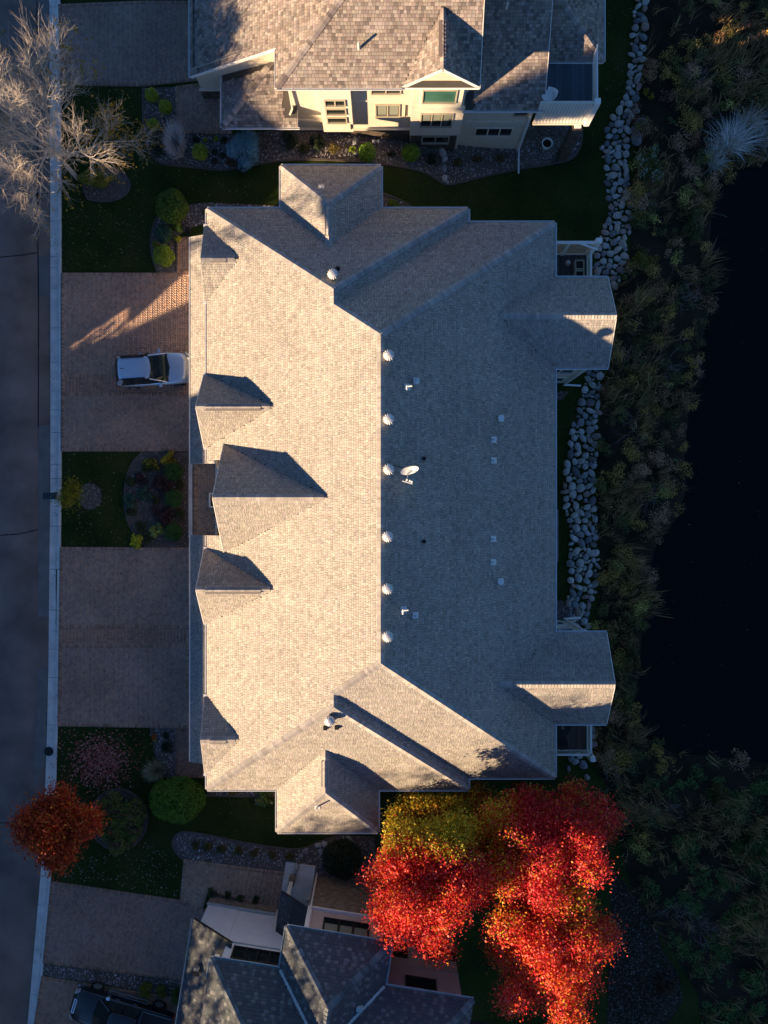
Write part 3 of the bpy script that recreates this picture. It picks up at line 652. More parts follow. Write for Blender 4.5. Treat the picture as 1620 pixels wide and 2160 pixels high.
gutter([((xW,yBN+.0,ZE-.02),(-5.63-.02,yBN,ZE-.02),(0,1,0)), ((-5.63,18.95,ZE-.02),(-.18,18.95,ZE-.02),(0,1,0)), ((-5.63,yBN+.12,ZE-.02),(-5.63,18.95,ZE-.02),(-1,0,0)), ((-.18,yBN+.12,ZE-.02),(-.18,18.95,ZE-.02),(1,0,0)),
        ((-.18,yBN,ZE-.02),(xBE,yBN,ZE-.02),(0,1,0)), ((xBE,yAN+.12,ZE-.02),(xBE,yBN,ZE-.02),(1,0,0)), ((xBE,yAN,ZE-.02),(xE,yAN,ZE-.02),(0,1,0)), ((xE,12.82+.12,ZE-.02),(xE,yAN,ZE-.02),(1,0,0)),
        ((xE,12.82,ZE-.02),(12.28,12.82,ZE-.02),(0,1,0)), ((xE,7.92,ZE-.02),(12.28,7.92,ZE-.02),(0,-1,0)), ((xE,-6.62+.12,ZE-.02),(xE,7.92-.12,ZE-.02),(1,0,0)), ((xE,-6.62,ZE-.02),(12.2,-6.62,ZE-.02),(0,1,0)),
        ((xE,-11.58,ZE-.02),(12.2,-11.58,ZE-.02),(0,-1,0)), ((xE,yAS,ZE-.02),(xE,-11.7,ZE-.02),(1,0,0)), ((xBE,yAS,ZE-.02),(xE,yAS,ZE-.02),(0,-1,0)), ((xBE,yBS,ZE-.02),(xBE,yAS-.12,ZE-.02),(1,0,0)),
        ((-.34,yBS,ZE-.02),(xBE,yBS,ZE-.02),(0,-1,0)), ((-.34,-17.52,ZE-.02),(-.34,yBS-.12,ZE-.02),(1,0,0)), ((-5.84,-17.52,ZE-.02),(-.34,-17.52,ZE-.02),(0,-1,0)), ((-5.84,-17.52,ZE-.02),(-5.84,yBS-.12,ZE-.02),(-1,0,0)),
        ((xW,yBS,ZE-.02),(-5.86,yBS,ZE-.02),(0,-1,0)), ((xW,yBS,ZE-.02),(xW,-14.36,ZE-.02),(-1,0,0)), ((xW,-10.03,ZE-.02),(xW,-6.12,ZE-.02),(-1,0,0)), ((xW,-2.0,ZE-.02),(xW,NY1,ZE-.02),(-1,0,0)), ((xW,NY0,ZE-.02),(xW,3.5,ZE-.02),(-1,0,0)),
        ((xW,7.55,ZE-.02),(xW,11.48,ZE-.02),(-1,0,0)), ((xW,15.72,ZE-.02),(xW,yBN,ZE-.02),(-1,0,0)),
        ((xP,2.68,zP-.02),(xP,15.25,zP-.02),(-1,0,0)), ((xP,-13.85,zP-.02),(xP,-1.3,zP-.02),(-1,0,0))], H1, M['gutter'])
for y in (11.5, 7.5, 3.5, -2.0, -6.1, -10.05, 15.7, -14.38):
    m = MB(); m.box(xW-.2, xW-.02, y-.07, y+.07, ZE-.12, ZE+.02); m.box(xW-.15, xW-.07, y-.035, y+.035, ZE-.5, ZE-.12); m.build('downspout', M['gutter'], H1)
for y0, y1 in ((2.68, 15.25), (-13.85, -1.3)):
    m = MB(); m.box(-10.68, -9.25, y0+.02, y1-.02, zP-.16, zP-.05); m.build('pent_soffit', M['white'], H1)
    for yy in (y0, y1): board(H1, (xP+.02,yy,zP-.07), (-9.3,yy,zP+.56), .03, .12, M['white'], 'rake_board')
# garage doors, front door, downspouts by the east rooms, windows
for y0, y1 in ((10.9, 15.6), (3.0, 8.4), (-8.2, -2.2), (-14.4, -9.6)):
    m = MB(); m.box(-9.27, -9.19, y0, y1, 0, 2.3)
    d = m.build('garage_door', M['white'], H1)
    for i in range(1, 4): board(d, (-9.28,y0+.05,2.3*i/4), (-9.28,y1-.05,2.3*i/4), .02, .04, M['frame_tan'], 'groove')
for y in (1.8, -.3): m = MB(); m.box(-8.56, -8.47, y-.5, y+.5, .12, 2.25); m.build('front_door', M['frame_dark'], H1)
window(H1, (10.0, 8.02, 1.45), 1.5, 1.3, (0,-1,0), 2, 'white'); window(H1, (10.0, 8.02, -1.5), 1.6, 1.5, (0,-1,0), 2, 'white')
window(H1, (10.0, -6.75, 1.45), 1.5, 1.3, (0,1,0), 2, 'white'); window(H1, (10.0, -6.75, -1.5), 1.6, 1.5, (0,1,0), 2, 'white')
for y in (5.5, 2.2, -2.2, -4.9): window(H1, (8.9, y, 1.4), 1.8, 1.4, (1,0,0), 2, 'white'); window(H1, (8.9, y, -1.5), 1.8, 1.4, (1,0,0), 2, 'white')
for y in (10.2, -9.0): window(H1, (11.2, y, 1.5), 2.6, 1.6, (1,0,0), 3, 'white')
for x in (-7.5, 2): window(H1, (x, 16.15, 1.6), 1.2, 1.3, (0,1,0), 1, 'white'); window(H1, (x, -14.75, 1.6), 1.2, 1.3, (0,-1,0), 1, 'white')
for x in (-4.2, -1.8): window(H1, (x, 18.5, 1.6), .9, 1.2, (0,1,0), 1, 'white'); window(H1, (x, -17.1, 1.6), .9, 1.2, (0,-1,0), 1, 'white')
for sy, yy in ((-1, 7.93), (1, -6.66)):
    m = MB(); m.bar((11.12,yy+sy*.06,ZE-.1), (11.12,yy+sy*.06,-2.75), .1, .09); m.bar((11.12,yy+sy*.06,-2.7), (12.2,yy+sy*.1,-2.78), .1, .09); m.build('downspout', M['gutter'], H1)
# white framed box beside the entry path
p = at(445, 1055, .9); t = thing('planter_box', 'white framed square planter box beside the brick entry path', 'planter', (p.x+.1, p.y, .05))
m = MB()
for a in ((-.2,.2,-.42,-.34),(-.2,.2,.34,.42),(-.2,-.12,-.34,.34),(.12,.2,-.34,.34)): m.box(*a, 0, .95)
m.build('frame', M['white'], t, world=False); m = MB(); m.box(-.12, .12, -.34, .34, 0, .75); m.build('soil', M['soil'], t, world=False)

def onroof(px, py, roof, dz=0):
    z = 5.
    for _ in range(14):
        p = at(px, py, z+dz); zz = float(roof.z(np.array([p.x]), np.array([p.y]))[0])
        z = .5*z+.5*(zz if zz > -50 else z)
    p = at(px, py, z+dz); return Vector((p.x, p.y, z))
def turbine(px, py, lab):
    p = onroof(px, py, rf, .35); m = MB(); m.lathe([(.19,-.2),(.17,.12),(.15,.14)], p, 14); b = m.build('roof_vent', M['metal'], H1, smooth=False); b['label'] = lab
    m = MB(); m.lathe([(.13,.14),(.23,.2),(.29,.3),(.29,.38),(.22,.47),(.1,.52),(.02,.53)], p, 28, ripple=-.14); m.build('turbine', M['metal'], b)
    m = MB(); m.bar(p+Vector((-.2,-.22,.0)), p+Vector((.24,-.22,-.1)), .06, .02, (.45,0,.9)); m.build('flashing', M['metal'], b)
for i, (a, b) in enumerate(((702,578),(820,749),(820,884),(820,990),(818,1132),(818,1242),(818,1343),(695,1521))): turbine(a, b, 'round finned metal turbine vent near the ridge')
def pipe(px, py, kind):
    h = {'elbow': .32, 'collar': .3, 'cap': .3, 'small': .2, 'tall': .55}[kind]; p = onroof(px, py, rf, h*.7); nn = Vector((p.x-onroof(px-6,py,rf).x, 0, 0))
    q = at(px+6, py); z1 = float(rf.z(np.array([p.x+.12]), np.array([p.y]))[0]); z2_ = float(rf.z(np.array([p.x]), np.array([p.y+.12]))[0])
    N = Vector((-(z1-p.z)/.12, -(z2_-p.z)/.12, 1)).normalized(); d = Vector((N.x, N.y, 0)); d = (d/d.length if d.length > .01 else Vector((1,0,0))); d = (d-N*d.dot(N)).normalized(); s = N.cross(d)
    m = MB(); c = p+N*.03; vs = [c+d*a+s*b for a, b in ((-.14,-.16),(.2,-.16),(.2,.16),(-.14,.16))]; m.add(vs+[v-N*.04 for v in vs], [(0,1,2,3),(0,4,5,1),(1,5,6,2),(2,6,7,3),(3,7,4,0)])
    fl = m.build('vent_pipe', M['metal'], H1); m = MB()
    if kind == 'elbow':
        m.tube(p, p+Vector((0,0,h)), .05, .05, 10); m.tube(p+Vector((-.0,0,h-.03)), p+Vector((.26,.02,h-.03)), .05, .05, 10); m.tube(p+Vector((0,0,h-.03)), p+Vector((0,-.2,h-.08)), .05, .05, 10)
    elif kind == 'collar': m.lathe([(.1,0),(.09,.14),(.11,.16),(.11,h),(.05,h),(.05,h-.1)], p, 14)
    elif kind == 'cap': m.lathe([(.09,0),(.08,h-.08),(.17,h-.07),(.17,h-.01),(.14,h)], p, 16)
    elif kind == 'small': m.lathe([(.07,0),(.06,h),(.035,h),(.035,h-.08)], p, 12)
    else: m.lathe([(.05,0),(.045,h),(.02,h)], p, 10)
    m.build('pipe', M['white'], fl, smooth=False)
for a in ((877,802,'collar'),(858,815,'elbow'),(875,1299,'collar'),(850,1287,'elbow'),(1057,882,'cap'),(1056,1227,'cap'),(1041,927,'small'),(1041,971,'small'),(1040,1137,'small'),(1040,1186,'small'),(677,393,'small'),(668,1707,'tall')): pipe(*a)
for a, b in ((712,566),(686,1536),(710,1535),(895,967),(895,1142)):
    p = onroof(a, b, rf, .1); m = MB(); s = .11 if a != 895 else .08; m.box(p.x-s, p.x+s, p.y-s, p.y+s, p.z-.15, p.z+.14); m.build('box_vent', M['black'], H1, bevel=.02)
# satellite dish on the shaded slope
p = onroof(858, 1003, rf); t = thing('satellite_dish', 'white oval satellite dish with receiver arm on the shaded roof slope', 'satellite dish', p)
m = MB(); m.tube((0,0,-.05), (.0,.05,.55), .025, .025, 8); m.build('mast', M['metal'], t, world=False)
m = MB(); m.add([(-.14,-.12,-.0),(.14,-.12,-.14),(.14,.1,-.14),(-.14,.1,0),(-.14,-.12,.03),(.14,-.12,-.11),(.14,.1,-.11),(-.14,.1,.03)], [(4,5,6,7),(0,1,5,4),(1,2,6,5),(2,3,7,6),(3,0,4,7)]); m.build('foot', M['metal'], t, world=False)
m = MB(); k = 20; axn = Vector((.22,-.86,.46)).normalized(); ax1 = Vector((.95,.26,.0)); ax1 = (ax1-axn*ax1.dot(axn)).normalized(); ax2 = axn.cross(ax1); c0 = Vector((.1,.3,.62))
vs = []; fs = []
for j in range(5):
    rr = j/4
    for i in range(k): tt = 2*math.pi*i/k; vs.append(c0+ax1*(.46*rr*math.cos(tt))+ax2*(.38*rr*math.sin(tt))+axn*(.1*rr*rr))
for j in range(4): fs += [(j*k+i, j*k+(i+1)%k, (j+1)*k+(i+1)%k, (j+1)*k+i) for i in range(k)]
vs2 = [v-axn*.02 for v in vs]; m.add(vs, fs); m.add(vs2, [f[::-1] for f in fs]); m.build('reflector', M['white'], t, world=False, smooth=True)
m = MB(); m.bar((.08,.2,.5), (-.03,-.3,.62), .03, .03); m.build('arm', M['metal'], t, world=False)
m = MB(); m.bar((-.24,-.3,.62), (.26,-.44,.6), .05, .05); m.tube((-.03,-.29,.62), (.02,-.22,.66), .05, .04, 8); m.tube((.13,-.33,.62), (.15,-.26,.66), .05, .04, 8); m.tube((.23,-.37,.62), (.25,-.3,.66), .05, .04, 8); m.build('receiver', M['white'], t, world=False)
m = MB(); pa = onroof(800, 978, rf); pb = onroof(850, 985, rf); m.tube(pa+Vector((0,0,.03)), pb+Vector((0,0,.03)), .012, .012, 5); m.tube(pb+Vector((0,0,.03)), p+Vector((0,0,.1)), .012, .012, 5); m.build('cable', M['black'], t)

# decks on the pond side
def deck(label, x0, x1, y0, y1, zf, gcol, screen=None, rails='e'):
    t = thing('wooden_deck', label, 'deck', ((x0+x1)/2, (y0+y1)/2, zf))
    n = int((y1-y0)/.145) if False else int((x1-x0)/.145); w = (x1-x0)/n
    for i in range(n):
        m = MB(); c = tuple(np.array(gcol)*random.uniform(.75, 1.25)); m.box(x0+i*w+.004, x0+(i+1)*w-.004, y0, y1, zf-.04, zf, c); m.build('floor_board', M['deckwood'], t)
    m = MB(); m.box(x0, x1, y0, y1, zf-.3, zf-.05); m.build('joist_frame', M['white'], t)
    for x in (x1-.1,):
        for y in (y0+.1, y1-.1): m = MB(); m.box(x-.09, x+.09, y-.09, y+.09, gz1(x, y)-.1, zf-.3); m.build('post', M['white'], t)
    def rail(a, b, top=1.0, bal=.12):
        a = Vector(a); b = Vector(b); L = (b-a).length; d = (b-a)/L
        m = MB(); m.bar(a+Vector((0,0,top)), b+Vector((0,0,top)), .11, .05); m.bar(a+Vector((0,0,.1)), b+Vector((0,0,.1)), .06, .05); r = m.build('railing', M['white'], t)
        k = int(L/bal)
        for i in range(k): c = a+d*(bal*(i+.5)); m = MB(); m.box(c.x-.018, c.x+.018, c.y-.018, c.y+.018, zf+.12, zf+top-.02); m.build('baluster', M['white'], r)
    if 'e' in rails: rail((x1-.06,y0,zf), (x1-.06,y1,zf))
    if 's' in rails: rail((x0,y0+.06,zf), (x1,y0+.06,zf))
    if 'n' in rails: rail((x0,y1-.06,zf), (x1,y1-.06,zf))
    for c in rails.split('|')[1:]:
        pass
    return t, rail
t, _ = deck('grey deck with white slatted privacy screen at the upper right of the tan house', 8.92, 11.95, 12.45, 15.1, 0., (.075,.075,.08))
m = MB(); m.box(8.95, 12.0, 15.0, 15.16, 2.12, 2.25); m.box(8.95, 12.0, 15.05, 15.11, .05, .16); sc = m.build('privacy_screen', M['white'], t)
for x in (8.98, 10.4, 11.95): m = MB(); m.box(x-.07, x+.07, 15.02, 15.15, 0, 2.12); m.build('screen_post', M['white'], sc)
for i in range(28): m = MB(); x = 9.05+i*.106; m.bar((x,15.08,.16), (x,15.08,2.12), .05, .02); m.build('slat', M['cream_trim'], sc)
m = MB(); m.box(11.83, 12.13, 14.98, 15.28, -.3, 2.45); m.build('corner_post', M['white'], t, bevel=.03)
m = MB(); m.bar((10.9,15.03,2.28), (12.0,14.7,2.1), .1, .06); m.build('brace', M['white'], t)
# planters on that deck
p = Vector((11.35, 14.05, 0)); t = thing('planter_pair', 'two joined square wooden planter boxes on the grey deck', 'planter', p)
for k in (-.3, .3):
    m = MB()
    for a in ((-.27,.27,k-.28,k-.22),(-.27,.27,k+.22,k+.28),(-.27,-.21,k-.22,k+.22),(.21,.27,k-.22,k+.22)): m.box(*a, 0, .55)
    b = m.build('box', M['frame_tan'], t, world=False); m = MB(); m.box(-.21, .21, k-.22, k+.22, 0, .4); m.build('soil', M['black'], b, world=False)
m = MB(); m.lathe([(.08,0),(.15,.06),(.16,.2),(.1,.32),(.02,.36)], n=14); o = m.build('garden_globe', M['metal'], smooth=True); o.location = (10.75, 14.55, 0); tag(o, 'small pale round ornament beside the planter boxes on the grey deck', 'ornament')

t, _ = deck('brown plank deck with iron railing at the lower right corner of the tan house', 8.92, 11.95, -14.0, -11.2, 0., (.10,.078,.066), rails='es')
m = MB(); m.box(11.8, 12.1, -14.3, -14.0, -3.2, 1.2); m.build('corner_post', M['white'], t, bevel=.03)
# furniture on it
t = thing('round_table', 'dark round patio table with a plant pot on the brown deck', 'table', (10.3,-12.4,0))
m = MB(); m.lathe([(.5,.7),(.52,.71),(.52,.73),(.5,.74)], n=24); m.build('top', M['black'], t, world=False)
for k in range(4): a = k*math.pi/2+.6; m = MB(); m.tube((.4*math.cos(a),.4*math.sin(a),0), (.25*math.cos(a),.25*math.sin(a),.7), .02, .02, 6); m.build('leg', M['black'], t, world=False)
m = MB(); m.lathe([(.07,.74),(.1,.9),(.09,.9),(.05,.76)], n=12); m.build('pot', M['frame_tan'], t, world=False)
def patio_chair(loc, rz, lab):
    t = thing('patio_chair', lab, 'chair', loc, rz, 'dark patio chairs')
    m = MB(); m.box(-.25, .25, -.25, .25, .4, .45); m.build('seat', M['black'], t, world=False, bevel=.02)
    for i in range(5): m = MB(); x = -.2+i*.1; m.bar((x,-.25,.45), (x,-.36,.95), .05, .02, (0,1,0)); m.build('back_slat', M['black'], t, world=False)
    for x in (-.22, .22):
        for y in (-.22, .22): m = MB(); m.tube((x,y,0), (x,y,.42), .018, .018, 6); m.build('leg', M['black'], t, world=False)
        m = MB(); m.bar((x*1.15,-.25,.64), (x*1.15,.2,.64), .05, .03); m.build('armrest', M['black'], t, world=False)
patio_chair((10.9,-11.75,0), R(150), 'dark patio chair under the roof edge behind the round deck table'); patio_chair((10.35,-13.3,0), R(5), 'dark patio chair at the near railing side of the round deck table')
t = thing('deck_cooler', 'white box cooler against the house wall on the brown deck', 'cooler', (9.35,-13.2,0))
m = MB(); m.box(-.3, .3, -.35, .25, .1, .75); m.build('body', M['white'], t, world=False, bevel=.03); m = MB(); m.box(-.32, .32, -.37, .27, .76, .84); m.build('lid', M['white'], t, world=False, bevel=.02); m = MB(); m.box(-.32, .1, .3, .5, .3, .8); m.build('side_bin', M['black'], t, world=False, bevel=.02)
for x in (-.25, .25): m = MB(); m.box(x-.04, x+.04, -.3, .2, 0, .1); m.build('foot', M['black'], t, world=False)

# ================================================================== the upper house
H2 = thing('cream_house', 'tall cream sided house with brown mottled shingles at the top of the picture', 'house', (0, 27, -1))
r2 = Roof(); JS = .55; jx0, jx1, jy0, jz = -5.55, 4.94, 21.9, 5.8
kx0 = jx0-(jz-3.0)/JS; kz = 3.0; ky = 23.94; yR = 31.0; zR = jz+(yR-jy0)*JS; xh = jx0+(yR-jy0)
r2.add([(kx0,ky,kz),(jx0,ky,jz),(jx0,jy0,jz),(xh,yR,zR),(xh,40,zR),(kx0,40,kz)])     # west plane 0
r2.add([(jx0,jy0,jz),(jx1,jy0,jz),(jx1,yR,zR),(xh,yR,zR)])                              # south 1
r2.add([(jx1,yR,zR),(xh,yR,zR),(xh,40,jz),(jx1,40,jz)])                                 # north 2
fx, fz, fy, fh = 2.94, 7.52, 21.95, 2.0; fS = .86; fd = jy0+(fz-jz)/JS
r2.add([(fx,fy,fz),(fx-fh,fy,jz),(fx-fh,jy0,jz),(fx,fd,fz)]); r2.add([(fx,fy,fz),(fx+fh,fy,jz),(fx+fh,jy0,jz),(fx,fd,fz)])   # 3,4
gx0, gx1, gy0, gz0 = 4.5, 8.8, 22.1, 3.0
r2.add([(gx0,gy0,gz0),(gx1,gy0,gz0),(gx1,34,gz0+5.95),(gx0,34,gz0+5.95)])              # 5
hx0, hx1, hy0, hz0 = 8.82, 12.07, 24.8, 3.0
r2.add([(hx0,hy0,hz0),(hx1,hy0,hz0),(hx1-5,hy0+5,hz0+2.5),(hx0-2,hy0+5,hz0+2.5)]); r2.add([(hx1,hy0,hz0),(hx1,40,hz0),(hx1-5,40,hz0+2.5),(hx1-5,hy0+5,hz0+2.5)])   # 6,7
lx0, lx1, ly0, lz = -9.0, -4.8, 21.4, 2.5; LS = .45
r2.add([(lx0,ly0,lz),(lx1,ly0,lz),(lx1,ly0+3.4,lz+3.4*LS),(lx0+3.4,ly0+3.4,lz+3.4*LS)]); r2.add([(lx0,ly0,lz),(lx0+3.4,ly0+3.4,lz+3.4*LS),(lx0+3.4,ly0+5,lz+3.4*LS),(lx0,ly0+5,lz)])  # 8,9
roof2 = r2.base('roof', M['underlay'], H2)
BRN = [(.27,.228,.21),(.205,.172,.16),(.325,.285,.262),(.15,.128,.122),(.245,.215,.208)]
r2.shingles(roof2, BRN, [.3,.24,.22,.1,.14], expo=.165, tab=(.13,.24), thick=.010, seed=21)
q = r2.n
r2.caps([((jx0,jy0,jz),(xh,yR,zR),q(0),q(1)), ((fx,fy,fz),(fx,fd-.1,fz),q(3),q(4)), ((hx1,hy0,hz0),(hx1-5,hy0+5,hz0+2.5),q(6),q(7)), ((lx0,ly0,lz),(lx0+3.4,ly0+3.4,lz+3.4*LS),q(8),q(9))], roof2, BRN, wid=.17, expo=.2, seed=8)
m = MB(); m.bar((fx-.06,fy+.6,fz-.012), (fx-.06,fd-.7,fz-.012), .36, .07, col=(.26,.20,.165)); m.build('ridge_vent', M['shingle'], roof2)
CW, CT = M['cream'], M['cream_trim']
m = MB(); m.walls([(-5.1,22.4),(1.55,22.4),(1.55,22.2),(4.35,22.2),(4.35,22.56),(8.4,22.56),(8.4,25.25),(11.6,25.25),(11.6,40),(-5.1,40)], -3.4, 3.0); m.build('wall', CW, H2)
m = MB(); m.walls([(-5.1,22.4),(1.55,22.4),(1.55,22.2),(4.35,22.2),(4.35,22.9),(4.6,22.9),(4.6,40),(-5.1,40)], 2.99, jz-.04); m.build('wall', CW, H2)
m = MB(); m.add([(-10.5,24.3,0),(-5.1,24.3,0),(-5.1,24.3,jz+.2),(-10.5,24.3,kz+.22)], [(0,1,2,3)]); m.add([(-10.5,24.3,0),(-10.5,24.3,kz+.22),(-10.5,40,kz+.22),(-10.5,40,0)], [(0,1,2,3)]); m.build('garage_wall', CW, H2)
m = MB(); m.box(-10.55, -8.3, 24.2, 24.29, -.1, 1.0); m.build('stone_base', M['stone'], H2)
m = MB(); m.box(-10.6, -8.3, 24.16, 24.29, 1.0, 1.08); m.build('stone_cap', CT, H2)
m = MB(); m.add([(1.2,22.19,jz-.05),(4.68,22.19,jz-.05),(2.94,22.19,fz-.18)], [(0,1,2)]); m.build('gable_wall', CW, H2)
# roof edges
m = MB(); m.prism([(jx0,jy0),(jx1,jy0),(jx1,40),(jx0,40)], jz-.2, jz-.02); m.build('fascia', M['white'], H2)
m = MB(); m.prism([(gx0,gy0),(gx1,gy0),(gx1,30),(gx0,30)], gz0-.2, gz0-.02); m.prism([(hx0+.003,hy0),(hx1,hy0),(hx1,40),(hx0+.003,40)], hz0-.2, hz0-.02); m.prism([(lx0,ly0),(lx1,ly0),(lx1,24.2),(lx0,24.2)], lz-.2, lz-.02); m.build('fascia', M['white'], H2)
m = MB(); m.add([(gx1-.01,gy0,gz0-.1),(gx1-.01,34,gz0-.1),(gx1-.01,34,gz0+5.9)], [(0,1,2)]); m.build('gable_wall', CW, H2)
board(H2, (gx1+.015,gy0,gz0-.07), (gx1+.015,34,gz0+5.88), .03, .16, M['white'], 'rake_board')
board(H2, (jx1+.015,jy0,jz-.07), (jx1+.015,yR,zR-.07), .03, .16, M['white'], 'rake_board')
m = MB(); m.add([(jx1-.01,jy0,jz-.05),(jx1-.01,40,jz-.05),(jx1-.01,yR,zR-.05)], [(0,1,2)]); m.build('gable_wall', CW, H2)
board(H2, (kx0,ky-.015,kz-.07), (jx0,ky-.015,jz-.07), .2, .03, M['white'], 'rake_board', up=(0,1,0))
m = MB(); m.add([(kx0,ky,kz-.16),(jx0,ky,jz-.16),(jx0,24.3,jz-.16),(kx0,24.3,kz-.16)], [(3,2,1,0)]); m.build('soffit', CT, H2)
for sg in (1, -1): board(H2, (fx,fy-.015,fz-.09), (fx+sg*fh,fy-.015,jz-.09), .03, .18, M['white'], 'rake_board', up=(0,0,1))
gutter([((jx0,jy0,jz-.02),(fx-fh,jy0,jz-.02),(0,-1,0)), ((jx0,jy0,jz-.02),(jx0,ky-.05,jz-.02),(-1,0,0)), ((kx0,ky,kz-.02),(kx0,40,kz-.02),(-1,0,0)), ((gx0-.2,gy0,gz0-.02),(gx1,gy0,gz0-.02),(0,-1,0)),
        ((hx0,hy0,hz0-.02),(hx1,hy0,hz0-.02),(0,-1,0)), ((hx1,hy0,hz0-.02),(hx1,40,hz0-.02),(1,0,0)), ((lx0,ly0,lz-.02),(lx1+.1,ly0,lz-.02),(0,-1,0)), ((lx0,ly0,lz-.02),(lx0,24.2,lz-.02),(-1,0,0))], H2, M['gutter'])
m = MB(); m.bar((-5.0,22.3,jz-.2), (-5.05,22.2,2.95), .1, .08); m.bar((-5.05,22.2,2.95), (-5.2,21.9,2.85), .1, .08); m.build('downspout', CT, H2)
m = MB(); m.bar((8.3,22.48,gz0-.2), (8.35,22.48,-2.7), .1, .09); m.bar((8.35,22.45,-2.7), (8.33,20.95,-2.72), .1, .09); m.build('downspout', M['gutter'], H2)
# bay with three small windows, stone bands, trim
m = MB(); m.box(-3.45, -1.75, 21.85, 22.39, .95, jz-.21); m.build('stair_bay', CT, H2)
for z_ in (4.35, 3.4, 2.42): window(H2, (-2.62, 21.85, z_), 1.0, .55, (0,-1,0), 2 if z_ > 4 else 1)
m = MB(); m.box(-1.9, -1.83, 21.8, 21.85, 1.35, 1.9); m.build('shutter', M['frame_dark'], H2)
m = MB(); m.box(-5.15, 1.54, 22.3, 22.39, -1.6, .2); m.build('stone_base', M['stone'], H2)
m = MB(); m.box(-5.15, 1.54, 22.27, 22.4, .2, .28); m.build('stone_cap', CT, H2)
m = MB(); m.box(-4.9, -3.46, 22.33, 22.41, 1.15, 1.32); m.build('trim_band', CT, H2)
m = MB(); m.box(-1.74, 1.54, 22.34, 22.41, 3.45, 3.55); m.build('trim_band', CT, H2)
m = MB(); m.box(1.6, 4.3, 22.12, 22.21, -2.2, .05); m.build('stone_base', M['stone'], H2)
m = MB(); m.box(1.5, 4.4, 22.05, 22.22, .05, 3.3); m.build('bay_panel', CT, H2); m = MB(); m.box(1.95, 4.2, 22.1, 22.215, 3.3, jz); m.build('bay_panel', CT, H2)
window(H2, (.2, 22.4, 2.4), 1.25, 1.25, (0,-1,0), 2, blind=.9); window(H2, (.1, 22.4, 4.75), 1.5, .9, (0,-1,0), 2)
m = MB(); m.box(1.18, 1.24, 22.33, 22.4, 1.75, 3.0); m.build('shutter', M['frame_dark'], H2)
window(H2, (2.95, 22.1, 4.55), 1.72, 1.25, (0,-1,0), 1, gm='glass_green', fm='frame_tan', arch=.16)
window(H2, (2.95, 22.05, 1.98), 1.7, 1.45, (0,-1,0), 3, blind=.55); window(H2, (3.05, 22.12, -.6), 1.5, .8, (0,-1,0), 2)
window(H2, (6.5, 22.56, -.55), 2.1, .95, (0,-1,0), 3, 'cream_trim'); window(H2, (7.75, 22.56, 1.95), .75, .85, (0,-1,0), 1)
m = MB(); m.box(4.36, 8.41, 22.5, 22.57, .72, .8); m.build('trim_band', CT, H2)
m = MB(); m.box(8.2, 8.42, 22.48, 22.58, -3.2, 2.8); m.build('corner_trim', CT, H2); m = MB(); m.box(4.3, 4.46, 22.3, 22.56, -3.2, 2.8); m.build('corner_trim', CT, H2)
window(H2, (9.75, 25.25, 1.75), 1.9, 1.5, (0,-1,0), 2, 'white'); m = MB(); m.box(8.42, 11.62, 25.18, 25.26, .0, .5); m.build('trim_band', CT, H2)
p = onroof(757, 103, r2); m = MB(); m.lathe([(.07,-.1),(.06,.6),(.03,.6)], p, 10); m.build('vent_pipe', M['cream_trim'], H2)
p = onroof(1068, 18, r2); m = MB(); m.lathe([(.07,-.1),(.06,.5),(.03,.5)], p, 10); m.build('vent_pipe', M['cream_trim'], H2)
# its deck
zf = 2.9; x0, x1, y0, y1 = 8.45, 11.5, 22.1, 25.2
t = thing('balcony_deck', 'blue grey balcony deck with white railing on the pond side of the cream house', 'deck', (10, 23.5, zf))
for i in range(21):
    m = MB(); w = (x1-x0)/21; m.box(x0+i*w+.005, x0+(i+1)*w-.005, y0+.08, y1, zf-.04, zf, tuple(np.array((.07,.09,.115))*random.uniform(.8,1.2))); m.build('floor_board', M['deckwood'], t)
m = MB(); m.box(x0, x1, y0+.05, y1, zf-.3, zf-.05); m.build('joist_frame', M['white'], t)
m = MB(); m.bar((x1,y0,zf+1), (x1,y1,zf+1), .07, .05); r_ = m.build('railing', M['white'], t)
for i in range(26): y = y0+.06+i*.118; m = MB(); m.box(x1-.018, x1+.018, y-.018, y+.018, zf, zf+.98); m.build('baluster', M['white'], r_)
m = MB(); m.box(x1-.16, x1+.16, y0-.16, y0+.16, zf-1.5, zf+1.15); m.build('corner_post', M['white'], t, bevel=.03)
m = MB(); m.bar((x0,y0-.02,zf+1), (x1,y0-.02,zf+1), .14, .06); m.build('skirt_rail', M['cream_trim'], t)
m = MB(); m.bar((x0,y0-.02,zf-1.38), (x1,y0-.02,zf-1.38), .16, .14); r_ = m.build('skirt_beam', M['cream_trim'], t)
m = MB(); m.box(x0, x1-.1, y0+.02, y0+.05, zf-1.35, zf+.98); m.build('skirt_backing', M['cream_trim'], r_)
for i in range(17): x = x0+.14+i*.178; m = MB(); m.box(x-.045, x+.045, y0-.03, y0+.02, zf-1.3, zf+.97); m.build('batten', M['white'], r_)
m = MB(); m.box(10.75, 11.3, 21.75, 22.3, -3.3, 1.35); m.build('stone_pillar', M['stone'], t)
m = MB(); m.box(10.85, 11.2, 21.85, 22.2, 1.35, 1.55); m.build('pillar_cap', M['white'], t)
t = thing('deck_chair', 'white curved tub chair on the blue grey balcony deck', 'chair', (8.95, 22.75, zf), R(-90))
m = MB(); k = 10
vs = []; 
for j, (rr, zz) in enumerate(((.3,.0),(.36,.4),(.42,.85),(.36,.83),(.3,.42))):
    for i in range(k+1): a = math.pi*(i/k); vs.append((rr*math.cos(a), rr*math.sin(a)*1.15, zz*(1-.35*abs(math.cos(a))) if zz > .5 else zz))
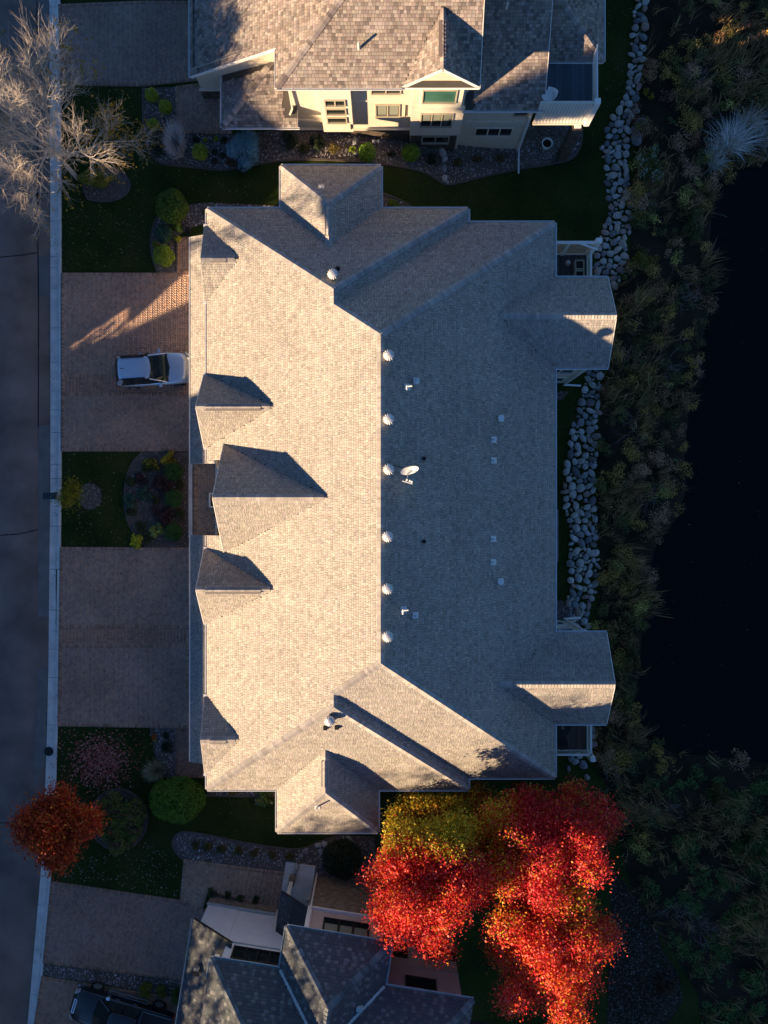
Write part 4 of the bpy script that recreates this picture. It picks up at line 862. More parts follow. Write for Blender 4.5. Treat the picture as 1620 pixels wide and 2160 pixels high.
m.add(vs, [(j*(k+1)+i, j*(k+1)+i+1, (j+1)*(k+1)+i+1, (j+1)*(k+1)+i) for j in range(4) for i in range(k)]); m.build('shell', M['white'], t, world=False, smooth=True)
m = MB(); m.lathe([(.3,.0),(.33,.4),(.31,.45)], n=16); m.build('seat', M['white'], t, world=False)

# ================================================================== the lower house
OX, OY, TH = -4.89, -20.86, R(-9)
H3 = thing('slate_house', 'white and brick house with dark slate grey shingles at the bottom of the picture', 'house', (OX, OY, 0), TH)
def LW(u, v): return Vector((OX+u*math.cos(TH)-v*math.sin(TH), OY+u*math.sin(TH)+v*math.cos(TH), 0))
r3 = Roof(); ez = 6.9; u0, u1, vN, vS = -3.51, 9.85, -2.17, -11.; hh = 4.415; zz = ez+hh*SL
r3.add([(u0,vN,ez),(u1,vN,ez),(u1-hh,vN-hh,zz),(u0+hh,vN-hh,zz)]); r3.add([(u0,vN,ez),(u0+hh,vN-hh,zz),(u0,vS,ez)]); r3.add([(u1,vN,ez),(u1-hh,vN-hh,zz),(u1,vS,ez)])   # 0-2
r3.add([(u0,vS,ez),(u1,vS,ez),(u1-hh,vN-hh,zz),(u0+hh,vN-hh,zz)])  # 3
b1 = 2.66; zb = ez+b1*SL; vd = vN-b1
r3.add([(0,0,ez),(2*b1,0,ez),(b1,-b1,zb)]); r3.add([(0,0,ez),(b1,-b1,zb),(b1,vd,zb),(0,vN,ez)]); r3.add([(2*b1,0,ez),(b1,-b1,zb),(b1,vd,zb),(2*b1,vN,ez)])     # 4-6
r3.add([(-5.24,-2.3,3.2),(-2.8,-2.3,5.03),(-2.8,-12,5.03),(-5.24,-12,3.2)])     # 7
r3.add([(-.75,-.35,2.6),(.9,-.35,4.1),(.9,-2.55,4.1),(-.75,-2.55,2.6)])         # 8
r3.add([(9.9,-4.2,5.2),(12.4,-4.2,5.2),(12.4,-10.4,5.2),(9.9,-10.4,6.6)])            # 9
roof3 = r3.base('roof', M['underlay_dark'], H3, world=False)
SLT = [(.085,.094,.104),(.135,.147,.156),(.165,.176,.18),(.105,.114,.122)]
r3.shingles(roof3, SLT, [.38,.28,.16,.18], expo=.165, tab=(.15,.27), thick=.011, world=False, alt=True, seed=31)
q = r3.n
r3.caps([((u0,vN,ez),(u0+hh,vN-hh,zz),q(0),q(1)), ((u1,vN,ez),(u1-hh,vN-hh,zz),q(0),q(2)), ((0,0,ez),(b1,-b1,zb),q(4),q(5)), ((2*b1,0,ez),(b1,-b1,zb),q(4),q(6)), ((b1,-b1,zb),(b1,vd,zb),q(5),q(6))], roof3, SLT, wid=.17, expo=.2, world=False, seed=5)
gd = M['gutter_dark']
gutter([((0,0,ez-.02),(2*b1,0,ez-.02),(0,1,0)), ((0,vN+.12,ez-.02),(0,0,ez-.02),(-1,0,0)), ((2*b1,vN+.12,ez-.02),(2*b1,0,ez-.02),(1,0,0)), ((u0,vN,ez-.02),(-.02,vN,ez-.02),(0,1,0)), ((2*b1+.02,vN,ez-.02),(u1,vN,ez-.02),(0,1,0)),
        ((u0,vN-1.,ez-.02),(u0,vN,ez-.02),(-1,0,0)), ((-5.24,-12,3.18),(-5.24,-2.3,3.18),(-1,0,0))], H3, gd, world=False)
m = MB(); m.prism([(u0,vN),(0,vN),(0,0),(2*b1,0),(2*b1,vN),(u1,vN),(u1,vS),(u0,vS)][::-1], ez-.2, ez-.03); m.build('fascia', M['frame_dark'], H3, world=False)
m = MB(); m.bar((-5.24,-2.285,3.1), (-2.8,-2.285,4.93), .03, .16); m.bar((-2.79,-2.3,4.95), (-2.79,-12,4.95), .03, .16); m.build('rake_board', M['frame_dark'], H3, world=False)
m = MB(); m.bar((-.75,-.335,2.52), (.9,-.335,4.02), .03, .14); m.build('rake_board', M['frame_dark'], H3, world=False)
for p_, q_ in (((0,vN,ez+.03),(b1,vd,zb+.03)), ((2*b1,vN,ez+.03),(b1,vd,zb+.03)), ((-3.5,-3.2,4.6),(-2.9,-6,4.98))): board(H3, p_, q_, .26, .015, M['gutter_dark'], 'valley_flashing', world=False)
m = MB(); m.walls([(-3.1,-2.57),(.95,-2.57),(.95,-10.5),(-3.1,-10.5)][::-1], 0, ez-.19); m.build('white_wall', M['white_wall'], H3, world=False)
m = MB(); m.add([(-4.9,-2.54,0),(-3.1,-2.54,0),(-3.1,-2.54,4.72),(-4.9,-2.54,3.38)], [(3,2,1,0)]); m.add([(-4.9,-2.54,0),(-4.9,-2.54,3.38),(-4.9,-11.8,3.38),(-4.9,-11.8,0)], [(3,2,1,0)]); m.build('garage_wall', M['white_wall'], H3, world=False)
m = MB(); m.walls([(.95,-2.6),(.95,-.42),(4.9,-.42),(4.9,-2.58),(9.4,-2.58),(9.4,-10.5),(.95,-10.5)][::-1], -3.4, ez-.19); m.build('pink_wall', M['pink_wall'], H3, world=False)
m = MB(); m.box(-4.95, -1.0, -2.53, -2.44, 0, .85); m.build('brick_base', M['brickface'], H3, world=False)
m = MB(); m.box(-4.98, -1.0, -2.53, -2.41, .85, .95); m.build('base_cap', M['gutter_dark'], H3, world=False)
m = MB(); m.box(.9, 4.95, -.41, -.33, -1.8, 3.75); m.build('brick_front', M['brickface'], H3, world=False)
m = MB(); m.box(.87, .945, -2.5, -.33, -.2, 3.75); m.build('brick_return', M['brickface'], H3, world=False)
m = MB(); m.box(.85, 5.0, -.43, -.28, 3.75, 3.9); m.build('belt_course', M['white_wall'], H3, world=False)
m = MB(); m.box(.85, 1.1, -.5, -.3, 3.9, ez-.2); m.build('corner_trim', M['white_wall'], H3, world=False)
m = MB(); m.box(-3.1, .94, -2.565, -2.52, 4.35, 4.42); m.build('trim_band', M['gutter_dark'], H3, world=False)
m = MB(); m.box(4.9, 9.4, -2.575, -2.52, 4.0, 4.1); m.build('trim_band', M['pink_wall'], H3, world=False)
window(H3, (3.0,-.42,5.5), 2.3, 1.6, (0,1,0), 3, 'frame_dark', world=False, blind=.75); window(H3, (-1.35,-2.57,5.35), 2.5, 1.0, (0,1,0), 4, 'frame_dark', world=False)
window(H3, (7.3,-2.58,5.65), 1.5, 1.2, (0,1,0), 2, 'frame_dark', world=False); window(H3, (6.0,-2.58,2.5), 1.2, 1.3, (0,1,0), 2, 'frame_dark', world=False); window(H3, (8.6,-2.58,2.2), 1.5, 1.0, (0,1,0), 2, 'frame_dark', world=False); window(H3, (9.0,-2.58,-1.6), 1.4, 1.6, (0,1,0), 2, 'frame_dark', world=False)
m = MB(); m.bar((1.0,-.25,ez-.25), (1.0,-.25,-.6), .11, .09); m.bar((1.0,-.25,-.6), (1.25,1.6,-.75), .11, .09); m.build('downspout', M['white'], H3, world=False)
m = MB(); m.box(-.9, .85, -2.4, .25, -.4, .1); m.build('porch_slab', M['concrete'], H3, world=False)
m = MB(); m.box(-.55, -.2, -.75, -.4, .1, .9); b = m.build('porch_column', M['brickface'], H3, world=False); m = MB(); m.box(-.48, -.27, -.68, -.47, .9, 2.7); m.build('shaft', M['white'], b, world=False)
m = MB(); m.box(-.5, .8, -2.5, -2.4, .1, 2.3); m.build('front_door', M['glass'], H3, world=False)
for u_, v_, z_ in ((-4.55,-4.6,3.75),): 
    m = MB(); m.box(u_-.14, u_+.14, v_-.18, v_+.18, z_, z_+.3); b = m.build('roof_vent', M['frame_tan'], H3, world=False, bevel=.04); m = MB(); m.box(u_-.18, u_+.18, v_-.22, v_-.02, z_+.3, z_+.36); m.build('hood', M['black'], b, world=False)
for u_, v_ in ((4.2,-3.0),(4.35,-3.6)): m = MB(); z_ = ez+(2*b1-u_)*SL; m.box(u_-.16, u_+.16, v_-.12, v_+.12, z_-.1, z_+.22); m.build('box_vent', gd, H3, world=False, bevel=.03)
# window shade lantern by the door
m = MB(); m.lathe([(.05,2.9),(.1,3.0),(.08,3.15)], (.75,-.75,-.8), 10); m.build('door_lantern', M['metal'], H3, world=False)

# ================================================================== planting beds
def pebbles(name, poly, n_per, parent, size=(.025,.06), zoff=.03, pal=((.304,.285,.304),(.190,.171,.190),(.494,.475,.494),(.247,.190,.190),(.133,.123,.133),(.750,.741,.750)), w=(.3,.25,.18,.14,.1,.03)):
    xs = [p[0] for p in poly]; ys = [p[1] for p in poly]; A = (max(xs)-min(xs))*(max(ys)-min(ys)); N = int(A*n_per)
    x = rng.uniform(min(xs), max(xs), N); y = rng.uniform(min(ys), max(ys), N); k = inpoly(x, y, poly); x, y = x[k], y[k]; N = len(x)
    z = gz(x, y)+zoff; s = rng.uniform(*size, N); a = rng.uniform(0, 6.28, N); q = rng.uniform(.6, 1, N)
    base = np.array([(1,0,0),(0,1,0),(-1,0,0),(0,-1,0),(.285,.190,.750)])
    bx = base[None,:,0]*s[:,None]; by = base[None,:,1]*(s*q)[:,None]; bz = base[None,:,2]*(s*.8)[:,None]
    V = np.stack([x[:,None]+bx*np.cos(a)[:,None]-by*np.sin(a)[:,None], y[:,None]+bx*np.sin(a)[:,None]+by*np.cos(a)[:,None], z[:,None]+bz], -1).reshape(-1, 3)
    o = np.arange(N)[:,None]*5; F = np.concatenate([o+np.array([f]) for f in ((0,1,4),(1,2,4),(2,3,4),(3,0,4))])
    c = np.array(pal)[rng.choice(len(pal), N, p=np.array(w)/sum(w))]*rng.uniform(.8, 1.2, (N,1))
    return np_mesh(name, V, F, M['pebble'], parent, np.tile(c, (4,1)), kind='stuff')
def edging(pts, parent=None, w=.11, name='bed_edging'):
    p = [atg(a, b) for a, b in smooth_line(pts, 2)]; m = MB()
    for a, b in zip(p[:-1], p[1:]): m.bar((a.x,a.y,a.z+.03), (b.x,b.y,b.z+.03), w, .09)
    o = m.build(name, M['edging'], parent)
    if not parent: o['kind'] = 'structure'
    return o
def bed(px, edge=None, dens=95, smooth=0, soil='bedsoil', **kw):
    poly = G(smooth_poly(px, smooth)) if smooth else G(px)
    s = sheet('gravel_bed', poly, M[soil], .022, step=.5); pebbles('gravel', poly, dens, s, **kw)
    if edge: edging(edge, s)
    return poly
BEDS = []
e1 = [(302,186),(302,250),(304,300),(322,335),(345,348),(400,352),(470,360),(500,355),(548,345),(600,338),(680,336),(770,342),(850,352),(900,365),(925,382),(940,391),(970,386),(1020,372),(1098,356),(1160,347),(1205,338),(1222,318),(1228,290),(1226,262)]
BEDS.append(bed(smooth_line(e1, 1)+[(1100,262),(1000,300),(860,292),(640,270),(490,285),(371,284),(371,184)], e1))
e2 = [(388,432),(352,440),(330,460),(321,490),(318,515),(322,545),(333,576)]
BEDS.append(bed(e2[::-1]+[(440,428),(592,434),(592,450),(440,470),(405,480),(372,500),(372,576)][::1], e2))
BEDS.append(bed([(803,408),(820,412),(850,425),(870,438),(870,446),(803,446)], [(803,408),(820,412),(850,425),(872,440)]))
e3 = [(300,954),(280,975),(268,1005),(263,1040),(264,1075),(272,1105),(290,1135),(310,1154)]
BEDS.append(bed(e3+[(398,1154),(398,954)], e3, pal=((.190,.152,.142),(.133,.095,.085),(.304,.247,.228),(.228,.114,.085),(.095,.085,.085),(.570,.532,.513))))
e4 = [(318,1534),(326,1570),(330,1600),(345,1640),(372,1636)]
BEDS.append(bed(e4+[(370,1536)], e4))
e5 = [(388,1812),(372,1800),(363,1780),(368,1762),(385,1753),(420,1757),(470,1768),(530,1780),(585,1788),(620,1792),(650,1788),(680,1772),(720,1762)]
BEDS.append(bed(smooth_line(e5, 1)+[(790,1765),(800,1870),(690,1850),(640,1848),(620,1842)], e5))
BEDS.append(bed([(440,1878),(470,1868),(545,1885),(580,1912),(450,1898)]))
BEDS.append(bed([(92,2034),(200,2046),(300,2058),(386,2070),(420,2108),(250,2083),(90,2056)]))
BEDS.append(bed([(425,182),(437,186),(452,222),(424,222)]))
BEDS.append(bed([(432,1664),(585,1664),(586,1678),(440,1676)], [(435,1677),(500,1679),(586,1679)]))
ring = [(250+52*math.cos(a)*1.18, 1728+math.sin(a)*64) for a in np.linspace(0, 2*math.pi, 25)[:-1]]
BEDS.append(bed(ring, ring+[ring[0]], pal=((.114,.085,.076),(.076,.057,.053),(.171,.133,.114),(.190,.095,.076),(.095,.085,.085),(.380,.342,.323))))
isl = [(185,420),(175,395),(185,370),(215,352),(245,356),(268,372),(276,392),(268,410),(245,422),(215,426)]
BEDS.append(bed(isl, isl+[isl[0]], smooth=1, pal=((.171,.133,.123),(.114,.085,.076),(.247,.190,.171),(.266,.133,.095),(.095,.085,.085),(.570,.532,.513))))
tr = [(190+25*math.cos(a), 1047+math.sin(a)*28) for a in np.linspace(0, 2*math.pi, 17)[:-1]]
BEDS.append(bed(tr, smooth=0, pal=((.228,.209,.190),(.152,.133,.114),(.323,.285,.247),(.190,.152,.133),(.095,.085,.085),(.570,.532,.513))))
BEDS.append(bed([(1170,1265),(1205,1270),(1230,1330),(1168,1335)]))
BEDS.append(bed([(1168,826),(1196,826),(1188,842),(1168,842)], [(1168,843),(1186,842),(1197,826)]))
gp = [(1290,1835),(1318,1862),(1352,1915),(1385,1965),(1400,2010),(1430,2050),(1440,2110),(1400,2180),(1280,2180),(1285,2000)]
BEDS.append(bed(gp, dens=80, pal=((.11,.10,.095),(.07,.064,.06),(.17,.155,.145),(.09,.08,.07),(.05,.045,.04),(.3,.28,.26)), soil='soil'))
p0, p1 = atg(1168,1075), atg(1178,1185); m = MB(); m.box(p0.x-.6, p0.x+.28, p1.y, p0.y, p0.z-.1, p0.z+.06); m.build('patio_slab', mat('patio_paving', (.304,.228,.247), .9, .2, noise=.15, nscale=3))['kind'] = 'structure'

# ================================================================== leaf clouds
def leaf_quads(P, N, size, asp=.62):
    n = len(P); N = N/np.linalg.norm(N, axis=1, keepdims=True); r = rng.normal(size=(n,3)); T = np.cross(N, r); T /= np.linalg.norm(T, axis=1, keepdims=True)+1e-9; B = np.cross(N, T)
    s = size[:,None] if hasattr(size, '__len__') else np.full((n,1), size)
    V = np.stack([P-T*s, P-B*s*asp+N*s*.12, P+T*s, P+B*s*asp+N*s*.12], 1).reshape(-1, 3); F = np.arange(n*4).reshape(n, 4)
    return V, F
def lobes_points(lobes, n, inner=.35):
    L = np.array(lobes, float); w = (L[:,3]*L[:,4]+L[:,4]*L[:,5]+L[:,3]*L[:,5]); k = rng.choice(len(L), n, p=w/w.sum())
    d = rng.normal(size=(n,3)); d /= np.linalg.norm(d, axis=1, keepdims=True); r = 1-inner*rng.random(n)**1.6
    P = L[k,:3]+d*L[k,3:6]*r[:,None]; N = d/L[k,3:6]; N /= np.linalg.norm(N, axis=1, keepdims=True); return P, N, k
def segs_mesh(name, segs, material, parent, world=False, n=4, smooth=True):
    A = np.array([s[0] for s in segs], float); B = np.array([s[1] for s in segs], float); r0 = np.array([s[2] for s in segs]); r1 = np.array([s[3] for s in segs])
    d = B-A; d /= np.linalg.norm(d, axis=1, keepdims=True)+1e-9; up = np.where(np.abs(d[:,2:3]) < .9, [[0,0,1.]], [[1.,0,0]])
    u = np.cross(d, up); u /= np.linalg.norm(u, axis=1, keepdims=True); v = np.cross(d, u); t = np.arange(n)*2*math.pi/n
    off = u[:,None]*np.cos(t)[None,:,None]+v[:,None]*np.sin(t)[None,:,None]
    V = np.concatenate([A[:,None]+off*r0[:,None,None], B[:,None]+off*r1[:,None,None]], 1).reshape(-1, 3); o = np.arange(len(A))[:,None]*2*n
    F = np.concatenate([o+np.array([[i, (i+1)%n, n+(i+1)%n, n+i]]) for i in range(n)])
    return np_mesh(name, V, F, material, parent, None, world, smooth=smooth)
def grow(pos, d, L, r, depth, maxd, kids, spread, out, tips, up=.12, curve=.25, shrink=.62):
    k = 4 if depth < 2 else 3; p = Vector(pos); d = Vector(d).normalized(); nodes_ = []
    for i in range(k):
        d = (d+Vector((random.gauss(0,1), random.gauss(0,1), random.gauss(0,1)))*curve*.35+Vector((0,0,up))).normalized()
        q = p+d*(L/k); ra = r*(1-.55*i/k); rb = r*(1-.55*(i+1)/k); out.append((tuple(p), tuple(q), ra, rb)); p = q; nodes_.append((p.copy(), d.copy(), rb))
    tips.append((p.copy(), d.copy()))
    if depth >= maxd: return
    nk = kids[depth]
    for i in range(nk):
        f = .3+.7*(i+random.random()*.6)/nk; j = min(int(f*k), k-1); bp, bd, br = nodes_[j]
        a = random.random()*6.28; e = bd.orthogonal().normalized(); e2 = bd.cross(e); side = e*math.cos(a)+e2*math.sin(a)
        nd = (bd*math.cos(spread)+side*math.sin(spread)).normalized()
        grow(bp, nd, L*shrink*random.uniform(.75,1.2), br*.72, depth+1, maxd, kids, spread*random.uniform(.85,1.1), out, tips, up, curve, shrink)

def colvar(c, n, var=.25, hue=.08):
    return np.array(c)[None]*rng.uniform(1-var, 1+var, (n,1))*rng.normal(1, hue, (n,3))
# ---- shrubs: each one a thing with foliage and stems
def shrub(name, label, px, py, rx, ry, h, col, n=1400, leaf=.035, kind='ball', group=None, cat='shrub', col2=None, zc=.55, mat_='needle'):
    if 255 < px < 400 and 955 < py < 1152: rx, ry, n = rx*1.22, ry*1.22, int(n*1.4)
    p = atg(px, py, h*.5); RX, RY = rx/36., ry/36.
    t = thing(name, label, cat, (p.x, p.y, p.z), 0, group)
    if kind == 'ball':
        lob = [(0,0,h*.5,RX,RY,h*.55)]+[(RX*.55*math.cos(a),RY*.55*math.sin(a),h*.5+random.uniform(-.1,.12)*h,RX*.5,RY*.5,h*.42) for a in np.linspace(0,6.28,6)[:-1]]
        P, N, k = lobes_points(lob, n, .18)
    else:
        lob = []
        for i in range(14):
            a = random.random()*6.28; r = math.sqrt(random.random())*.75; q = random.uniform(.28,.42); lob.append((RX*r*math.cos(a), RY*r*math.sin(a), h*random.uniform(.35,.8)*(1-.3*r), RX*q, RY*q, h*q*.8))
        P, N, k = lobes_points(lob, n, .45)
    P[:,2] = np.maximum(P[:,2], .03); N = N+rng.normal(0, .45, N.shape); N[:,2] += .25
    V, F = leaf_quads(P, N, rng.uniform(.7, 1.4, n)*leaf); c = colvar(col, n, .3)
    if col2 is not None:
        msk = (vnoise(P[:,0]*4, P[:,1]*4, 1, px) + rng.normal(0,.35,n)) > .35; c[msk] = colvar(col2, int(msk.sum()), .25)
    np_mesh('foliage', V, F, M[mat_], t, c, False)
    out = []; tips = []
    for i in range(5):
        a = i*1.257; grow((0,0,-.05), (math.cos(a)*.5,math.sin(a)*.5,.9), h*.55, .02, 2, 3, [0,0,3], .6, out, tips)
    segs_mesh('stem', out, M['bark_dark'], t, n=3); return t
def grass_clump(name, label, px, py, rx, ry, h, cols, n=900, lean=(0,0), cat='grass', jit=.12):
    p = atg(px, py, h*.3); t = thing(name, label, cat, (p.x, p.y, p.z)); RX, RY = rx/36., ry/36.
    a = rng.uniform(0, 6.28, n); r = np.sqrt(rng.random(n)); bx, by = .35*RX*r*np.cos(a), .35*RY*r*np.sin(a)
    tx, ty = RX*(.25+.75*r)*np.cos(a)+lean[0]*r, RY*(.25+.75*r)*np.sin(a)+lean[1]*r; H = h*rng.uniform(.35, 1.05, n); tx = tx+rng.normal(0, RX*jit, n); ty = ty+rng.normal(0, RY*jit, n)
    V, F = blades(bx, by, np.zeros(n), tx, ty, H, rng.uniform(.008,.016,n)); c = np.array(cols)[rng.choice(len(cols), n)]*rng.uniform(.75,1.25,(n,1))
    np_mesh('blades', V, F, M['litter'], t, np.tile(c, (3,1)), False); return t
def blades(bx, by, bz, tx, ty, H, w):       # curved blades: base b, tip offset t, height H
    n = len(bx); a = rng.uniform(0, 6.28, n); sx, sy = np.cos(a)*w, np.sin(a)*w
    pts = []
    for f, zf, ww in ((0,0,1),(.25,.55,.9),(.6,.9,.7),(1,.95,.1)):
        cx, cy, cz = bx+(tx-bx)*f, by+(ty-by)*f, bz+H*zf
        pts += [np.stack([cx-sx*ww, cy-sy*ww, cz], 1), np.stack([cx+sx*ww, cy+sy*ww, cz], 1)]
    V = np.stack(pts, 1).reshape(-1, 3); o = np.arange(n)[:,None]*8
    return V, np.concatenate([o+np.array([[2*i,2*i+1,2*i+3,2*i+2]]) for i in range(3)])

LIME, GRN, DK, TEAL, PURP = (0.320,0.381,0.036), (0.107,0.213,0.030), (0.030,0.049,0.025), (0.049,0.110,0.072), (0.061,0.036,0.042)
TB = 'round clipped lime shrubs by the upper driveway'
shrub('round_shrub', 'lime ball shrub nearest the upper driveway corner, first of the column of three', 320, 201, 14, 14, .8, LIME, group=TB)
shrub('round_shrub', 'lime ball shrub beside the brick path, middle of the column of three', 349, 225, 14, 14, .8, LIME, group=TB)
shrub('round_shrub', 'lime ball shrub just above the dark evergreen, last of the column of three', 325, 264, 13, 12, .75, LIME, group=TB)
shrub('round_shrub', 'lime ball shrub between the feathery grass and the blue spruce', 422, 320, 17, 17, .9, LIME, n=1800)
shrub('evergreen_shrub', 'very dark spreading evergreen beside the pale feathery grass', 328, 302, 27, 32, 1.0, DK, n=2200, kind='loose')
grass_clump('feather_grass', 'large pale feathery ornamental grass clump in the upper gravel bed', 377, 312, 26, 40, 1.5, [(0.550,0.550,0.550),(0.550,0.550,0.550),(0.550,0.396,0.335),(0.550,0.550,0.550)], 1500, (-.15,.3))
for i, (a, b, nm) in enumerate(((433,294,'left of the two tiny yellow green plants below the brick path'), (456,293,'right of the two tiny yellow green plants below the brick path'))): shrub('small_perennial', nm, a, b, 6, 6, .25, (0.335,0.365,0.030), n=260, leaf=.03, kind='loose', cat='plant')
for a, b, l in ((453,319,'tiny dark cushion plant nearest the lime ball shrub beside the blue spruce'),(469,328,'tiny dark cushion plant closest to the blue spruce'),(452,340,'tiny dark cushion plant nearest the bed edge by the blue spruce')): shrub('cushion_plant', l, a, b, 7, 7, .3, DK, n=350, leaf=.025, cat='plant')
shrub('cushion_plant', 'dark cushion plant between the feathery grass and the tiny yellow green plants', 413, 294, 9, 8, .4, DK, n=400, leaf=.03, cat='plant'); shrub('cushion_plant', 'dark cushion plant beside the brick path against the blue spruce', 471, 296, 7, 7, .4, DK, n=400, leaf=.03, cat='plant')
shrub('barberry_shrub', 'low rusty brown shrub at the foot of the blue spruce', 489, 342, 17, 13, .5, (0.152,0.067,0.042), n=700, kind='loose')
# weeping blue spruce
p = atg(517, 312, 1.0); t = thing('blue_spruce', 'rounded dwarf blue spruce below the porch roof of the cream house', 'spruce', p)
lob = [(0,0,.8,.85,.85,.8)]+[(random.uniform(.2,.95)*math.cos(a), random.uniform(.2,.95)*math.sin(a), random.uniform(.3,1.5), .34, .34, .26) for a in np.linspace(0, 37, 34)]
P, N, k = lobes_points(lob, 9000, .4); V, F = leaf_quads(P, N+rng.normal(0,.6,N.shape), rng.uniform(.03,.06,9000), .3); np_mesh('crown', V, F, M['needle'], t, 1.5*colvar((0.122,0.249,0.304), 9000, .35), False)
m = MB(); m.tube((0,0,-.1), (0,0,1.2), .08, .03, 8); m.build('trunk', M['bark_dark'], t, world=False)
for a, b, r, l in ((608,294,20,'black green shrub nearest the blue spruce along the stone foundation'),(670,298,19,'black green shrub midway along the stone foundation'),(912,332,13,'small dark shrub between the bright green ball and the row of stones')): shrub('yew_shrub', l, a, b, r, r, .8, DK, n=1500, kind='loose')
shrub('leafy_perennial', 'thin olive plant between the two black green foundation shrubs', 640, 312, 12, 14, .5, (0.091,0.107,0.030), n=500, kind='loose', cat='plant')
shrub('leafy_perennial', 'faded olive plant right of the black green foundation shrubs', 705, 312, 15, 12, .5, (0.152,0.122,0.036), n=550, kind='loose', cat='plant')
shrub('leafy_perennial', 'small yellow green plant beside the foundation boulder', 744, 316, 9, 8, .4, (0.183,0.229,0.030), n=350, kind='loose', cat='plant')
shrub('round_shrub', 'bright green ball shrub under the paired window of the cream house', 775, 322, 19, 19, 1., (0.158,0.304,0.030), n=2400, kind='ball'); shrub('round_shrub', 'bright green ball shrub under the big bay window of the cream house', 866, 322, 20, 19, 1., (0.158,0.304,0.030), n=2400, kind='ball')
shrub('yew_shrub', 'dwarf dark shrub between the two bright green balls', 826, 324, 9, 9, .4, DK, n=500, kind='loose')
for a, b, l in ((965,343,'small brown shrub nearest the vertical row of stones'),(1008,334,'small brown shrub, middle of three right of the row of stones'),(1054,333,'small brown shrub nearest the white downspout')): shrub('spirea_shrub', l, a, b, 12, 11, .5, (0.168,0.107,0.049), n=600, kind='loose', group='brown shrubs in the gravel')
shrub('fern_plant', 'small yellow green plant tucked at the top roof corner of the tan house', 828, 431, 17, 12, .5, (0.152,0.229,0.030), n=700, kind='loose', cat='plant')
# upper left corner bed of the tan house
shrub('dome_shrub', 'large dark green dome shrub at the upper left corner of the tan house', 362, 436, 33, 35, 1.5, (0.086,0.146,0.022), n=5200, leaf=.05)
shrub('dome_shrub', 'blue green rounded shrub below the large dome shrub by the tan house', 345, 493, 19, 20, .9, (0.042,0.103,0.067), n=2200, leaf=.04)
shrub('round_shrub', 'lime green ball shrub nearest the upper driveway of the tan house', 345, 540, 22, 22, 1.0, (0.229,0.320,0.030), n=2800, leaf=.04)
shrub('hosta_plant', 'yellowing broad leaved hosta beside the blue green shrub', 374, 480, 11, 13, .45, (0.152,0.260,0.036), n=110, leaf=.13, kind='loose', cat='plant', col2=(0.518,0.457,0.036), mat_='leaf'); shrub('hosta_plant', 'small bright yellow hosta at the start of the brick path', 375, 503, 7, 7, .3, (0.550,0.518,0.036), n=60, leaf=.12, kind='loose', cat='plant', mat_='leaf')
shrub('cushion_plant', 'small lime cushion plant between blue green shrub and lime ball', 327, 516, 7, 7, .35, (0.152,0.229,0.030), n=350, leaf=.03, cat='plant')
shrub('cushion_plant', 'near black low plant at the path end by the tan house', 398, 487, 8, 8, .4, (0.025,0.030,0.030), n=350, leaf=.03, cat='plant')
shrub('leafy_perennial', 'thin dark plant in the gravel beside the corner gutter', 432, 448, 7, 7, .35, (0.061,0.107,0.036), n=250, kind='loose', cat='plant')
# middle bed
GB = 'dark green ball shrubs beside the entry path'
for b, l in ((995,'dark green ball shrub, uppermost of the three along the entry path'),(1051,'dark green ball shrub, middle of the three along the entry path'),(1122,'dark green ball shrub, lowest of the three along the entry path')): shrub('round_shrub', l, 366, b, 16, 16, .8, (0.049,0.128,0.030), n=1700, group=GB)
shrub('juniper_shrub', 'blue green juniper in the centre of the round entry bed', 303, 1046, 15, 16, .6, TEAL, n=1500, kind='loose', leaf=.05); shrub('juniper_shrub', 'blue green juniper on the stone edge of the round entry bed', 274, 1056, 13, 13, .5, (0.055,0.128,0.080), n=1200, kind='loose', leaf=.05)
shrub('barberry_shrub', 'dark purple shrub in the upper part of the entry bed', 341, 1022, 23, 21, .9, PURP, n=2000, kind='loose'); shrub('barberry_shrub', 'dark purple shrub in the lower part of the entry bed', 338, 1089, 24, 22, .9, PURP, n=2000, kind='loose'); shrub('barberry_shrub', 'small purple shrub near the left edge of the entry bed', 298, 1010, 14, 12, .5, PURP, n=800, kind='loose')
shrub('flower_plant', 'yellow leaved plant at the top of the entry bed', 355, 967, 15, 14, .5, (0.426,0.335,0.030), n=420, leaf=.06, kind='loose', cat='plant', mat_='leaf')
shrub('flower_plant', 'dark plant dotted with yellow flowers in the entry bed', 317, 985, 19, 17, .6, (0.061,0.086,0.025), n=1000, leaf=.05, kind='loose', cat='plant', col2=(0.518,0.396,0.036), mat_='leaf')
shrub('hosta_plant', 'pale yellow green hosta near the lowest ball shrub', 332, 1117, 14, 15, .45, (0.335,0.365,0.091), n=220, leaf=.09, kind='loose', cat='plant', mat_='leaf')
shrub('flower_plant', 'bright golden plant at the lower edge of the entry bed', 287, 1140, 14, 14, .4, (0.550,0.550,0.036), n=330, leaf=.055, kind='loose', cat='plant', mat_='leaf')
for a, b, r, l in ((275,1014,10,'low dark plant at the upper stone edge of the entry bed'),(277,1080,10,'low dark plant at the lower stone edge of the entry bed'),(297,1112,14,'dull green plant left of the pale hosta'),(325,1057,9,'small olive tuft between juniper and ball shrub'),(377,1022,9,'thin red brown plant between upper and middle ball shrubs'),(378,1086,11,'thin olive plant between middle and lowest ball shrubs'),(312,1137,12,'thin grassy plant beside the golden plant')): shrub('leafy_perennial', l, a, b, r, r, .4, (0.067,0.080,0.030), n=420, kind='loose', cat='plant')
